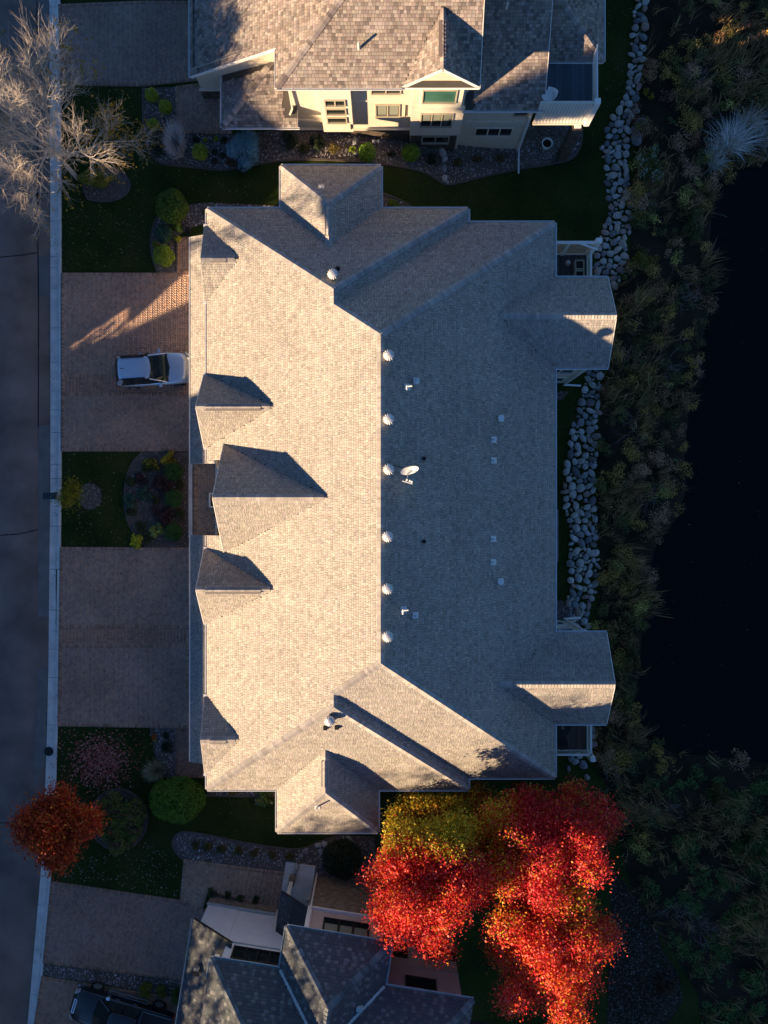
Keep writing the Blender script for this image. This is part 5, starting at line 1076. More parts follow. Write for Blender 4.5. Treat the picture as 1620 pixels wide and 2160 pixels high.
# lower left
shrub('island_shrub', 'broad loose green brown shrub filling the round stone edged island bed', 248, 1728, 58, 70, 1.4, (0.123,0.152,0.032), n=11000, leaf=.06, kind='loose', col2=(0.145,0.065,0.051))
shrub('dome_shrub', 'large smooth green dome shrub at the lower left corner of the tan house', 374, 1686, 58, 48, 1.9, (0.103,0.207,0.022), n=9500, leaf=.045)
grass_clump('feather_grass', 'arching tan grass clump above the large green dome shrub', 333, 1625, 24, 24, .9, [(0.335,0.304,0.183),(0.487,0.426,0.274),(0.183,0.213,0.091)], 800, (-.25,.1))
shrub('leafy_perennial', 'small dark plant topmost in the narrow lower gravel bed', 350, 1552, 8, 8, .4, DK, n=350, kind='loose', cat='plant'); shrub('leafy_perennial', 'dark plant lower in the narrow gravel bed beside the brick path', 352, 1578, 14, 16, .5, DK, n=700, kind='loose', cat='plant')
shrub('flower_plant', 'orange and yellow flowering plant at the edge of the narrow gravel bed', 325, 1555, 5, 10, .35, (0.550,0.152,0.025), n=160, leaf=.05, kind='loose', cat='plant', col2=(0.550,0.550,0.046), mat_='leaf')
shrub('hydrangea_shrub', 'hydrangea with cream and pink flower heads below the lower roof bump', 556, 1686, 27, 18, .9, (0.077,0.152,0.036), n=900, leaf=.06, kind='loose', col2=(0.550,0.550,0.396), mat_='leaf')
shrub('leafy_perennial', 'low brownish plant along the lower wall of the tan house', 487, 1672, 15, 7, .3, (0.213,0.168,0.046), n=350, kind='loose', cat='plant')
for i, (a, b) in enumerate(((410,1784),(437,1788),(467,1791),(502,1796),(537,1799),(572,1803),(610,1806))):
    shrub('spirea_shrub', ['first','second','third','fourth','fifth','sixth','seventh'][i]+' small olive shrub from the rounded left end of the lower gravel bed', a, b, 11, 11, .45, (0.122,0.110,0.036), n=600, kind='loose', group='row of small shrubs in the lower gravel bed')
shrub('yew_shrub', 'large nearly black shrub beside the red maple and brick wall', 722, 1812, 42, 40, 1.3, (0.028,0.042,0.019), n=5000, kind='ball', leaf=.05)
for i, (a, b, r) in enumerate(((446,1884,12),(480,1889,9),(508,1893,9),(540,1899,9))): shrub('leafy_perennial', ['leftmost','second','third','rightmost'][i]+' of four low plants along the pale brick base of the lower house', a, b, r, r, .4, (0.067,0.091,0.028), n=420, kind='loose', cat='plant')
for i, (a, b, r) in enumerate(((308,2088,16),(341,2092,14),(374,2104,17))): shrub('round_shrub', ['leftmost olive shrub beside the black pickup','middle olive shrub beside the black pickup','rightmost shrub beside the black pickup, under the eave'][i], a, b, r, r+2, .8, [(0.152,0.168,0.025),(0.122,0.146,0.025),(0.067,0.146,0.025)][i], n=1500, kind='loose')
shrub('spirea_shrub', 'low yellow green spreading shrub under the bare street tree', 205, 372, 42, 24, .9, (0.260,0.244,0.030), n=2600, leaf=.05, kind='loose', mat_='leaf')

# ================================================================== stones
def rock_mesh(seed):
    import bmesh
    bm = bmesh.new(); bmesh.ops.create_icosphere(bm, subdivisions=2, radius=1); rg = np.random.default_rng(seed); D = rg.normal(size=(13,3)); D /= np.linalg.norm(D, axis=1, keepdims=True); c = rg.uniform(.5,.9,13)
    for v in bm.verts:
        d = np.array(v.co); s = min([1]+[ck/max(.001, d@k) for k, ck in zip(D, c) if d@k > 0]); v.co = v.co*(s**.8)*(1+.03*rg.normal())
    me = bpy.data.meshes.new('boulder'); bm.to_mesh(me); bm.free(); me.materials.append(M['rock']); me.polygons.foreach_set('use_smooth', [seed % 3 == 0]*len(me.polygons)); return me
ROCKS = [rock_mesh(i) for i in range(14)]
def stone(p, r, parent=None, asp=1., name='boulder'):
    o = bpy.data.objects.new(name, random.choice(ROCKS)); COL.objects.link(o); o.scale = (r*asp, r/asp*random.uniform(.85,1.05), r*random.uniform(.6,.8)); o.rotation_euler = (random.uniform(-.25,.25), random.uniform(-.25,.25), random.random()*6.28)
    if parent: o.parent = parent; o.matrix_parent_inverse = parent.matrix_basis.inverted()
    o.location = (p[0], p[1], p[2]); return o
def band(label, line, widths, parent_loc, n_try, rmin=.10, rmax=.34):
    e = thing('boulder_border', label, 'boulders', parent_loc); pts = [atg(a, b) for a, b in line]; placed = []
    seg = [(pts[i+1]-pts[i]).to_2d().length for i in range(len(pts)-1)]; tot = sum(seg)
    for k in range(n_try):
        s = random.random()*tot; i = 0
        while s > seg[i] and i < len(seg)-1: s -= seg[i]; i += 1
        f = s/seg[i]; a, b = pts[i], pts[i+1]; c = a.lerp(b, f).to_2d(); w = widths[i]*(1-f)+widths[i+1]*f; d = (b-a).to_2d().normalized(); nn = Vector((-d.y, d.x))
        c = c+nn*random.uniform(-w, w)/36./2.; r = rmin+(rmax-rmin)*(1-k/n_try)**1.2*random.uniform(.6,1.)
        if all((c-q).length > (r+s_)*.74 for q, s_ in placed): placed.append((c, r))
    placed = placed[:300]
    for c, r in placed: stone((c.x, c.y, gz1(c.x, c.y)+r*.28), r, e, random.uniform(.9,1.3))
    return len(placed)
nb = band('long line of grey and pink fieldstones between upper lawn and wetland', [(1353,-15),(1347,60),(1342,140),(1334,210),(1312,255),(1296,300),(1300,350),(1305,400),(1308,450),(1296,510),(1284,560),(1275,598)], [22,26,28,30,42,62,52,48,52,62,64,60], atg(1310,300), 5200)
nb += band('bank of packed fieldstones between the lower lawn and the pond vegetation', [(1240,770),(1250,800),(1246,850),(1236,900),(1228,950),(1222,1010),(1222,1060),(1232,1120),(1232,1180),(1230,1240),(1218,1290),(1225,1335)], [30,34,38,56,66,66,64,62,66,64,52,36], atg(1230,1050), 6500)
print('boulders', nb)
for lab, nm, ps in (('short vertical row of five tan and grey stones across the upper gravel bed','stone_row',[(936,307,8),(933,322,11),(937,336,8),(934,357,11),(938,377,9),(943,384,5)]), ('irregular line of tan stones beside the lower downspout','stone_row',[(672,1782,8),(685,1779,8),(677,1797,7),(645,1793,8),(635,1804,8),(630,1814,7),(626,1828,8),(622,1838,6),(678,1825,6),(735,1770,8),(742,1775,5)]), ('few large boulders scattered in the wetland edge by the upper stone line','stone_row',[(1354,258,13),(1342,292,16),(1335,275,9),(1325,238,9)]), ('pale flat stones below the corner post of the brown deck','stone_row',[(1203,1597,11),(1212,1605,9),(1221,1593,9),(1229,1612,12),(1237,1638,8),(1199,1621,6),(1250,1537,9),(1250,1553,9),(1250,1570,10)])):
    e = thing(nm, lab, 'stones', atg(ps[0][0], ps[0][1]))
    for a, b, r in ps: q = atg(a, b); stone((q.x, q.y, q.z+r/36*.35), r/34., e, random.uniform(.95,1.25))
for a, b, r, l in ((749,301,10,'single round grey boulder at the stone foundation'),(738,298,5,'small pale stone left of the foundation boulder'),(751,324,5,'small grey stone left of the bright green ball shrub')):
    q = atg(a, b); o = stone((q.x, q.y, q.z+r/36*.35), r/34.); tag(o, l, 'boulder')
# white pot and stepping stones
p = atg(1154, 303, .5); t = thing('flower_pot', 'round white plant pot in the gravel beside the stone pillar', 'pot', p)
m = MB(); m.lathe([(.2,0),(.33,.55),(.34,.62),(.285,.62),(.27,.45)], n=24); m.build('rim', M['white'], t, world=False, smooth=False); m = MB(); m.lathe([(.26,.4),(.27,.46)], n=20); m.build('soil', M['soil'], t, world=False)
for i, (a, b) in enumerate(((1118,283),(1145,276),(1170,277),(1190,280))):
    p = atg(a, b); m = MB(); m.lathe([(.27,0),(.29,.03),(.27,.06)], (0,0,0), 14); o = m.build('stepping_stone', M['edging']); o.location = (p.x, p.y, p.z+.03); tag(o, ['leftmost','second','third','rightmost'][i]+' round dark stepping stone under the balcony deck', 'stepping stone', 'stepping stones under the balcony')
t = thing('garden_lights', 'pair of small pale garden lights beside the bright green ball shrub', 'garden light', atg(793, 303))
for k in (-.12, .14): m = MB(); m.tube((k,0,0), (k,0,.35), .02, .02, 6); m.lathe([(.03,.3),(.1,.33),(.02,.42)], (k,0,0), 10); m.build('lamp', M['metal'], t, world=False)
# kerbside letter box
p = at(118, 1047); t = thing('letter_box', 'dark blue kerbside letter box behind the gutter beside the little yellow tree', 'letter box', (p.x+.18, p.y, .03))
m = MB(); m.box(-.05, .05, -.05, .05, 0, 1.05); m.build('post', M['black'], t, world=False)
bl = mat('blue_steel', (.015,.03,.055), .4, .5)
m = MB(); k = 8; vs = [(x, .2*math.cos(math.pi*i/k), 1.22+.17*math.sin(math.pi*i/k)) for x in (-.36,.3) for i in range(k+1)]+[(x,y,1.05) for x in (-.36,.3) for y in (.2,-.2)]
n_ = k+1; m.add(vs, [(i,i+1,n_+i+1,n_+i) for i in range(k)]+[tuple(range(k,-1,-1))+(2*n_,2*n_+1), tuple(range(n_,2*n_))+(2*n_+3,2*n_+2), (0,n_,2*n_+2,2*n_), (k,2*n_+1,2*n_+3,n_+k), (2*n_,2*n_+2,2*n_+3,2*n_+1)]); m.build('box', bl, t, world=False)
m = MB(); m.box(-.385, -.365, -.19, .19, 1.06, 1.36); m.build('door', M['black'], t, world=False); m = MB(); m.box(.3, .55, -.16, .16, 1.0, 1.05); m.build('shelf', M['concrete'], t, world=False)

# ================================================================== trees
def maple(name, label, x, y, lobes, n, colfun, trunk_h, leaf=.054, rt=.16, seed=1):
    random.seed(seed); z = gz1(x, y); t = thing(name, label, 'tree', (x, y, z)); P, N, k = lobes_points(lobes, n, .55)
    # leaves hang in sprays: pull them to spray centres
    C, CN, ck = lobes_points(lobes, n//14, .5); near = rng.integers(0, len(C), n); off = rng.normal(0, 1, (n,3))*np.array([.26,.26,.13]); mk = rng.random(n) < .8
    P[mk] = (C[near]+off)[mk]; N[mk] = CN[near][mk]
    N = N*.6+rng.normal(0, .45, N.shape); N[:,2] = np.abs(N[:,2])+.12; N[:,0] -= .12; N[:,1] -= .08
    kp = np.ones(n, bool)
    mg = .12+.75*rng.random(n)**1.5*(.6+.6*np.sin(P[:,0]*3.1)**2)
    for ox, oy in ((0,0),(1,0),(-1,0),(0,1),(0,-1)): kp &= ~inpoly(P[:,0]+x+ox*mg, P[:,1]+y+oy*mg, eave)
    wy = P[:,1]+y; kp &= (wy < -17.6) | (wy > -8) | (P[:,2]+z < 4.6+1.7*(-14.6-wy)+rng.normal(0,.25,n)) | (x < -5)
    if -1 < x < 4: kp &= P[:,2]+z < 5.4+.64*(-14.6-wy)+.7*vnoise(P[:,0]*1.6, P[:,1]*1.6, 1, 5)+rng.normal(0,.25,n)
    P, N = P[kp], N[kp]; n = len(P)
    V, F = leaf_quads(P, N, rng.uniform(.5, 1.45, n)*leaf, .8); np_mesh('crown', V, F, M['leaf'], t, colfun(P, n), False)
    out = []; tips = []; out.append(((0,0,-.2),(0,0,trunk_h),rt*1.25,rt))
    for i in range(7):
        L = lobes[int(i*len(lobes)/7)]; d = Vector((L[0], L[1], L[2]-trunk_h)); grow((0,0,trunk_h*random.uniform(.75,1)), d+Vector((0,0,.6)), d.length*.6, rt*.5, 1, 3, [0,5,4], .55, out, tips, .06, .25, .5)
    segs_mesh('trunk', out, M['bark_dark'], t, n=5); return t
def ellipsoid_lobes(c, r, n, size, seed):
    rg = random.Random(seed); L = []
    while len(L) < n:
        d = Vector((rg.gauss(0,1), rg.gauss(0,1), rg.gauss(0,1))).normalized()*(rg.random()**.45); q = size*rg.uniform(.7,1.25)
        L.append((c[0]+d.x*(r[0]-q*.6), c[1]+d.y*(r[1]-q*.6), c[2]+d.z*(r[2]-q*.4), q, q, q*.62))
    return L
def pick(pal, wts, n): return np.array(pal)[rng.choice(len(pal), n, p=np.array(wts)/sum(wts))]*rng.uniform(.78,1.22,(n,1))
RED = [(.72,.028,.030),(.80,.062,.034),(.54,.014,.022),(.78,.125,.025),(.86,.18,.16)]  # last tone paints the pink gloss highlights into the leaf colour
ORG = [(.72,.18,.016),(.74,.29,.016),(.62,.09,.014)]; YEL = [(.68,.42,.02),(.55,.44,.025),(.34,.34,.022)]; CRIM = [(.32,.006,.012),(.42,.010,.018),(.26,.005,.012),(.5,.03,.04)]
def mixcol(P, n, f_yel, f_org, base, bw):
    c = pick(base, bw, n); r = rng.random(n)+.25*vnoise(P[:,0]*1.3, P[:,1]*1.3, 1, 3); o = r < f_org; c[o] = pick(ORG, [.4,.3,.3], int(o.sum())); r2_ = rng.random(n)+.25*vnoise(P[:,0]*1.1, P[:,1]*1.1, 1, 9); y = r2_ < f_yel; c[y] = pick(YEL, [.45,.35,.2], int(y.sum())); return c
RW = [.34,.26,.16,.14,.10]
def cA(P, n): g = np.clip((P[:,1]-1.0)/1.6, 0, 1); return mixcol(P, n, g*1.15-.1, .10+g*.6, RED, RW)
def cB(P, n): g = np.clip((-P[:,0]-1.2)/2., 0, 1); h = np.clip((-P[:,1]-2.6)/1.5, 0, 1); return mixcol(P, n, g*.42+h*.35-.05, .12+g*.5+h*.3, RED if False else [(.62,.018,.030),(.72,.040,.038),(.46,.010,.024),(.70,.085,.026),(.80,.14,.14)], RW)  # last red tone here also stands in for pink leaf highlights
def cC(P, n): g = np.clip((P[:,1]-1.8)/1.8, 0, 1); return mixcol(P, n, g*.5-.02, .24+g*.35, RED, [.3,.3,.12,.18,.1])
gA = gz1(2.2,-19.2)
maple('red_maple', 'red maple with yellow top, left of the three glowing maples by the lower house', 2.2, -18.7, ellipsoid_lobes((.05,0,8.2), (3.3,4.2,2.6), 60, .95, 5), 100000, cA, 3.2, seed=2)
maple('red_maple', 'deep crimson maple nearest the brown deck and the tan house corner', 8.65, -16.9, ellipsoid_lobes((0,0,8.4), (3.6,4.3,2.7), 66, .95, 6), 98000, cB, 3.6, seed=3)
maple('red_maple', 'orange red maple at the bottom edge, lowest of the three glowing maples', 8.4, -22.7, ellipsoid_lobes((0,0,8.6), (3.6,4.2,2.6), 60, .95, 7), 90000, cC, 3.4, seed=4)
maple('yellow_maple', 'orange yellow maple half hidden between the left and right red maples', 6.3, -18.0, ellipsoid_lobes((0,0,6.0), (3.2,4.4,2.0), 44, .8, 8), 42000, lambda P, n: mixcol(P, n, .42, .8, [(.5,.05,.02)], [1]), 2.4, seed=5)
def cO(P, n): return pick([(.62,.075,.014),(.52,.04,.014),(.70,.14,.018),(.42,.03,.012),(.74,.26,.03)], [.34,.26,.22,.1,.08], n)
maple('yellow_maple', 'low yellow green maple right under the lower roof bump, above the left red maple', 2.5, -16.6, ellipsoid_lobes((0,0,4.9), (2.7,1.9,1.5), 24, .7, 18), 26000, lambda P, n: mixcol(P, n, .85, .6, [(.5,.2,.02)], [1]), 2.0, rt=.1, seed=15)
maple('orange_maple', 'small rust orange street maple overhanging the lower kerb', -17.5, -16.9, ellipsoid_lobes((-.1,-.1,4.1), (2.45,2.25,1.5), 44, .62, 9), 30000, cO, 1.9, leaf=.062, rt=.08, seed=6)
p = atg(158, 1040, 1.6); maple('yellow_sapling', 'tiny yellow sapling in a round gravel ring by the kerb', p.x, p.y, ellipsoid_lobes((-.1,0,2.1), (.62,.72,.75), 9, .3, 10), 1500, lambda P, n: pick([(.26,.23,.012),(.36,.29,.015),(.15,.16,.012)], [.5,.3,.2], n), 1.3, leaf=.05, rt=.03, seed=7)
# bare street tree
random.seed(40); bp_ = Vector((-18.0, 19.6, 0)); t = thing('bare_street_tree', 'big leafless pale barked street tree over the kerb at upper left', 'tree', bp_)
out = []; tips = []; out.append(((0,0,-.3),(.03,.02,2.2),.17,.15)); out.append(((.03,.02,2.2),(-.05,.05,4.3),.15,.12))
for i in range(12):
    a = i*2.399; el = .25+.95*(i%5)/4; grow((-.02,.03,2.9+.12*i), (math.cos(a)*math.cos(el)-.08, math.sin(a)*math.cos(el)+.05, math.sin(el)+.08), random.uniform(2.7,3.5), .075, 0, 3, [9,9,7], .62, out, tips, .05, .3, .56)
segs_mesh('trunk', out, M['bark_pale'], t, n=4); print('bare tree segs', len(out))
tp = [q for q, d in tips if q.z < 5.6]; random.shuffle(tp); tp = np.array([tuple(q) for q in tp[:900]]); nn_ = len(tp)*3; P = np.repeat(tp, 3, 0)+rng.normal(0,.09,(nn_,3)); V, F = leaf_quads(P, rng.normal(size=(nn_,3))+np.array([0,0,1.]), rng.uniform(.05,.095,nn_)); np_mesh('leaves', V, F, M['leaf'], t, pick([(.35,.22,.02),(.45,.27,.02),(.25,.13,.02)], [.5,.3,.2], nn_), False)

# ================================================================== wetland
BANK = [(1362,-60),(1362,120),(1350,215),(1330,240),(1345,330),(1330,420),(1330,520),(1310,600),(1285,620),(1285,760),(1270,840),(1262,930),(1258,1050),(1268,1200),(1260,1300),(1245,1340),(1245,1540),(1262,1620),(1300,1700),(1312,1800),(1340,1900),(1400,1980),(1470,2090),(1490,2220),(1720,2220),(1720,1590),(1510,1590),(1420,1582),(1352,1545),(1340,1500),(1345,1460),(1356,1400),(1360,1320),(1382,1250),(1376,1200),(1388,1155),(1430,1105),(1454,1030),(1448,960),(1458,880),(1464,800),(1486,725),(1505,640),(1497,560),(1504,470),(1509,390),(1565,360),(1625,340),(1720,300),(1720,-60)]
bk = G(BANK); sheet('bank', bk, M['soil'], .03, step=.5)
def scatter(poly, n):
    xs = [p[0] for p in poly]; ys = [p[1] for p in poly]; x = rng.uniform(min(xs), max(xs), n); y = rng.uniform(min(ys), max(ys), n); k = inpoly(x, y, poly); return x[k], y[k]
x, y = scatter(bk, 15000); nt_ = len(x); f1 = vnoise(x, y, .55, 4); f2 = vnoise(x, y, .8, 11); keep = rng.random(nt_) < .06+.5*(f1 > .15); x, y, f1, f2 = x[keep], y[keep], f1[keep], f2[keep]
per = 12; X = np.repeat(x, per)+rng.normal(0,.12,len(x)*per); Y = np.repeat(y, per)+rng.normal(0,.12,len(y)*per); n_ = len(X); Zb = gz(X, Y)
dirx = np.repeat(.25+.9*vnoise(x, y, .9, 2)+rng.normal(0,.3,len(x)), per); diry = np.repeat(.2+.9*vnoise(x, y, 1.0, 6)+rng.normal(0,.3,len(x)), per); Ht = np.repeat(rng.uniform(.35,1.2,len(x)), per)*rng.uniform(.6,1.1,n_)
V, F = blades(X, Y, Zb, X+dirx*Ht*.7+rng.normal(0,.22,n_), Y+diry*Ht*.7+rng.normal(0,.22,n_), Ht, rng.uniform(.007,.018,n_))
pr = np.array([(0.367,0.252,0.085),(0.262,0.147,0.080),(0.525,0.346,0.142),(0.171,0.179,0.047),(0.600,0.493,0.246)]); sel = np.clip(((np.repeat(f2, per)+rng.normal(0,.3,n_))*1.8+2).astype(int), 0, 4); sel[rng.random(n_) < .07] = 4
c = pr[sel]*rng.uniform(.5,1.3,(n_,1)); tag(np_mesh('wetland_grass', V, F, M['litter'], None, np.tile(c, (3,1))), 'tall dark wetland grass and sedge along the pond bank', 'grass', kind='stuff')
# low leafy scrub in mounds
lob = []; lcol = []; x, y = scatter(bk, 1000); f = vnoise(x, y, .5, 8); pc = np.array([(0.188,0.204,0.054),(0.395,0.204,0.107),(0.552,0.353,0.093),(0.143,0.146,0.050),(0.600,0.351,0.213),(0.600,0.553,0.151),(0.285,0.140,0.090),(0.128,0.228,0.062)])
for a, b, g_ in zip(x, y, f):
    r_ = random.uniform(.35,.95); h_ = random.uniform(.4,1.1)*(.35 if (b < -16.5 and a > 16.5) else 1); z_ = gz1(a,b); ci = int(np.clip((g_*1.7+3+random.gauss(0,1.3)), 0, 6)) if not (b < -16.5 and a > 16.5) else 7; 
    for k in range(7):
        an = random.random()*6.28; q = random.uniform(.15,.7)*r_; s_ = r_*random.uniform(.28,.5); lob.append((a+q*math.cos(an), b+q*math.sin(an), z_+h_*random.uniform(.45,.95)*(1-.4*q/r_), s_, s_, s_*.55)); lcol.append(ci)
P, N, k = lobes_points(lob, 150000, .6); N += rng.normal(0,.6,N.shape); N[:,2] += .3
V, F = leaf_quads(P, N, rng.uniform(.018,.055,len(P))); cc = pc[np.array(lcol)[k]]*rng.uniform(.45,1.35,(len(P),1))
tag(np_mesh('wetland_scrub', V, F, M['litter'], None, cc), 'low brown and olive scrub massed along the pond bank', 'scrub', kind='stuff')
# single plants one can pick out
grass_clump('pale_reeds', 'pale dead reeds left of the large reed clump at the upper pond corner', 1505, 340, 24, 36, 1.0, [(0.61,0.58,0.51),(0.44,0.41,0.34)], 420, (.2,.5), 'reeds', .45)
grass_clump('pale_reeds', 'upper sparse pale reeds behind the large reed clump by the pond', 1572, 268, 34, 26, 1.2, [(0.61,0.56,0.48),(0.41,0.36,0.29)], 420, (.5,.4), 'reeds', .45)
grass_clump('pale_reeds', 'large pale dead reed clump bending over the upper pond corner', 1540, 305, 46, 40, 1.3, [(0.75,0.71,0.65),(0.51,0.48,0.41),(0.80,0.80,0.80)], 780, (.4,.5), 'reeds', .45)
grass_clump('pale_reeds', 'narrow pale reeds at the right picture edge by the upper pond shore', 1606, 296, 22, 26, 1.0, [(0.61,0.58,0.51),(0.41,0.37,0.31)], 300, (.3,.2), 'reeds', .45)
shrub('white_aster', 'tall leafy plant with pale white green tips beside the upper stone line', 1376, 345, 36, 44, 1.5, (.080,.110,.020), n=1700, leaf=.055, kind='loose', cat='plant', col2=(.400,.480,.400), mat_='leaf')
shrub('goldenrod', 'yellow olive bush in the wetland right of the grey deck', 1362, 548, 34, 26, 1.1, (.200,.170,.024), n=1900, leaf=.045, kind='loose', cat='plant', mat_='leaf')
shrub('goldenrod', 'upper of two small round yellow flower heads by the stone line', 1363, 193, 8, 8, .6, (.320,.280,.030), n=200, leaf=.04, kind='loose', cat='plant', mat_='leaf'); shrub('goldenrod', 'lower of two small round yellow flower heads by the stone line', 1374, 202, 7, 7, .6, (.320,.280,.030), n=200, leaf=.04, kind='loose', cat='plant', mat_='leaf')
shrub('willow_scrub', 'olive gold bush along the lower pond edge below the right gable', 1335, 1380, 22, 60, 1.0, (.110,.100,.028), n=2400, leaf=.05, kind='loose', mat_='leaf')
shrub('willow_scrub', 'olive leaning grassy bush at the shore beside the upper pond', 1460, 470, 28, 46, 1.1, (.090,.096,.028), n=1900, leaf=.05, kind='loose', mat_='leaf')
shrub('willow_scrub', 'dull yellow bush beyond the pond at lower right', 1515, 1670, 26, 22, .9, (.100,.090,.024), n=1100, leaf=.05, kind='loose', mat_='leaf')
shrub('willow_scrub', 'green patch of low bush at the right picture edge, lower right meadow', 1590, 1810, 50, 60, .6, (.044,.110,.020), n=2600, leaf=.05, kind='loose', mat_='leaf')
shrub('willow_scrub', 'dark rust bush in the gravel beyond the orange red maple', 1405, 2080, 30, 32, 1.0, (.070,.040,.020), n=1500, leaf=.05, kind='loose', mat_='leaf')
for a, b, lab in ((1352,430,'thin grey twig tangle beside the upper stone line'),(1430,610,'pale twigs at the shore right of the grey deck'),(1340,900,'grey twig tangle on the bank beside the lower stones'),(1300,1640,'dark grey twig tangle by the brown deck corner'),(1400,1720,'dry twig tangle in the lower right meadow near the crimson maple'),(1480,1960,'grey dry brush low in the lower right meadow'),(1470,150,'thin dead stalks in the upper right wetland'),(1395,1055,'tangle of pale dead twigs at the pond edge right of the tan house'), (1395,770,'thin grey twig tangle at the shore below the right gable'), (1330,750,'thin grey dead shrub at the foot of the right gable'), (1440,1930,'pale dead brush in the lower right meadow')):
    p = atg(a, b, .5); t = thing('dead_brush', lab, 'brush', p); out = []; tips = []; random.seed(a+b)
    for i in range(16): q = Vector((random.gauss(0,.35), random.gauss(0,.45), 0)); an = random.random()*6.28; grow(q, (math.cos(an)*.9, math.sin(an)*.9, .55), random.uniform(.6,1.1), .012, 1, 3, [0,4,3], .6, out, tips, .0, .4, .6)
    segs_mesh('twigs', out, mat('dead_twig', (.340,.310,.280), .9, .1) if 'dead_twig' not in bpy.data.materials else bpy.data.materials['dead_twig'], t, n=3)
# lawn blades and fallen leaves
LAWNS = [G([(129,580),(127,184),(300,184),(306,330),(400,360),(590,345),(590,432),(388,430),(330,455),(318,520),(330,574)]), G([(131,956),(298,956),(262,1040),(286,1152),(130,1150)]), G([(123,1534),(316,1538),(345,1650),(430,1676),(585,1680),(650,1755),(620,1788),(440,1755),(372,1755),(385,1895),(112,1855),(118,1680)]),
         G([(803,410),(930,392),(1090,360),(1215,340),(1235,260),(1335,215),(1290,300),(1290,500),(1170,510),(1170,470),(990,440)]), G([(1275,130),(1275,0),(1345,0),(1325,210),(1262,210)]), G([(1170,840),(1225,840),(1205,900),(1195,1050),(1205,1250),(1170,1265)])]
PX, PY, = [], []
for lp in LAWNS:
    A = (max(p[0] for p in lp)-min(p[0] for p in lp))*(max(p[1] for p in lp)-min(p[1] for p in lp)); a, b = scatter(lp, int(A*190)); 
    for bp2 in BEDS: k = ~inpoly(a, b, bp2); a, b = a[k], b[k]
    PX.append(a); PY.append(b)
x, y = np.concatenate(PX), np.concatenate(PY); n_ = len(x); print('lawn blades', n_); Ht = rng.uniform(.03,.07,n_)
V, F = blades(x, y, gz(x, y), x+rng.normal(0,.03,n_), y+rng.normal(0,.03,n_), Ht, rng.uniform(.004,.009,n_)); F = F[:2*n_]
cc = np.array([(.022,.040,.010),(.030,.048,.012),(.042,.046,.018)])[rng.choice(3, n_)]*(1+.3*vnoise(x,y,.5,5))[:,None]
tag(np_mesh('lawn_grass', V, F, M['litter'], None, np.tile(cc, (2,1))), 'short dark green lawn grass around the houses', 'grass', kind='stuff')
def litter(name, label, pts, n, pal, size=(.03,.065), gauss=None, zmin=-.5):
    if gauss:
        c = atg(*gauss[:2]); x = rng.normal(c.x, gauss[2]/36., n); y = rng.normal(c.y, gauss[3]/36., n)
    else: x, y = scatter(G(pts), n)
    n = len(x); P = np.stack([x, y, np.where((gz(x, y) < -.2) & (x < -10), -.1, gz(x, y))+.06 if zmin > -1 else gz(x, y)*0+WATER_Z+.01], 1); N = rng.normal(0,.4,(n,3)); N[:,2] = 1
    V, F = leaf_quads(P, N, rng.uniform(*size, n), .75); c = np.array(pal)[rng.choice(len(pal), n)]*rng.uniform(.6,1.3,(n,1)); tag(np_mesh(name, V, F, M['litter'], None, c), label, 'leaves', kind='stuff')
YP = [(.30,.20,.06),(.33,.26,.14),(.22,.11,.04),(.36,.32,.24)]; PP = [(.48,.19,.14),(.38,.10,.07),(.58,.30,.24),(.28,.07,.055)]
litter('fallen_leaves', 'yellow fallen leaves sprinkled on the upper left lawn', [(129,575),(127,190),(300,190),(310,560)], 700, YP, (.018,.042))
litter('fallen_leaves', 'scattered tan leaves on the small middle front lawn', [(131,956),(290,956),(266,1040),(290,1150),(130,1150)], 190, YP+PP[:2], (.02,.045))
litter('fallen_leaves', 'pink red drift of fallen leaves on the lower front lawn', None, 1700, PP, (.035,.075), (212,1606,30,28)); litter('fallen_leaves', 'thin pink leaves around the drift on the lower front lawn', [(123,1536),(318,1540),(340,1640),(200,1690),(125,1690)], 330, PP)
litter('fallen_leaves', 'pale leaves on the lawn beside the lower driveway', [(115,1850),(205,1800),(300,1770),(385,1810),(378,1890)], 420, [(.4,.33,.3),(.3,.22,.2),(.5,.45,.42)], (.02,.045))
litter('fallen_leaves', 'rust red leaves along the entry bed and path border', [(365,1000),(398,960),(398,1152),(300,1152)], 420, [(.22,.05,.025),(.16,.03,.02),(.3,.12,.05)], (.025,.05))
litter('fallen_leaves', 'few dry leaves blown over the brick driveways', [(129,576),(400,576),(400,1530),(122,1530)], 150, [(.28,.12,.06),(.2,.08,.05)], (.025,.05))
litter('fallen_leaves', 'white petals dotted over the narrow upper right lawn', [(1278,10),(1340,10),(1320,215),(1262,235),(1240,330)], 200, [(.3,.3,.28),(.2,.2,.15)], (.015,.035))
litter('fallen_leaves', 'sparse pale leaves on the shaded strip between the houses', [(320,360),(590,350),(590,425),(400,425)], 40, [(.3,.3,.25)], (.02,.04))
litter('fallen_leaves', 'dry red leaves lying along the gutter', [(104,400),(122,400),(122,1700),(98,1700)], 120, [(.22,.08,.05),(.15,.06,.04)], (.02,.045))
litter('fallen_leaves', 'sparse pale leaves on the lower side lawn', [(440,1685),(580,1690),(640,1770),(440,1750)], 30, [(.4,.38,.34),(.3,.2,.1)], (.02,.04))

litter('floating_leaves', 'few pale leaves floating on the black pond', [(1510,400),(1610,360),(1610,1590),(1450,1580),(1370,1450),(1400,1260),(1470,1000)], 120, [(.2,.18,.12),(.12,.09,.05),(.3,.28,.24)], (.015,.04), zmin=-9)

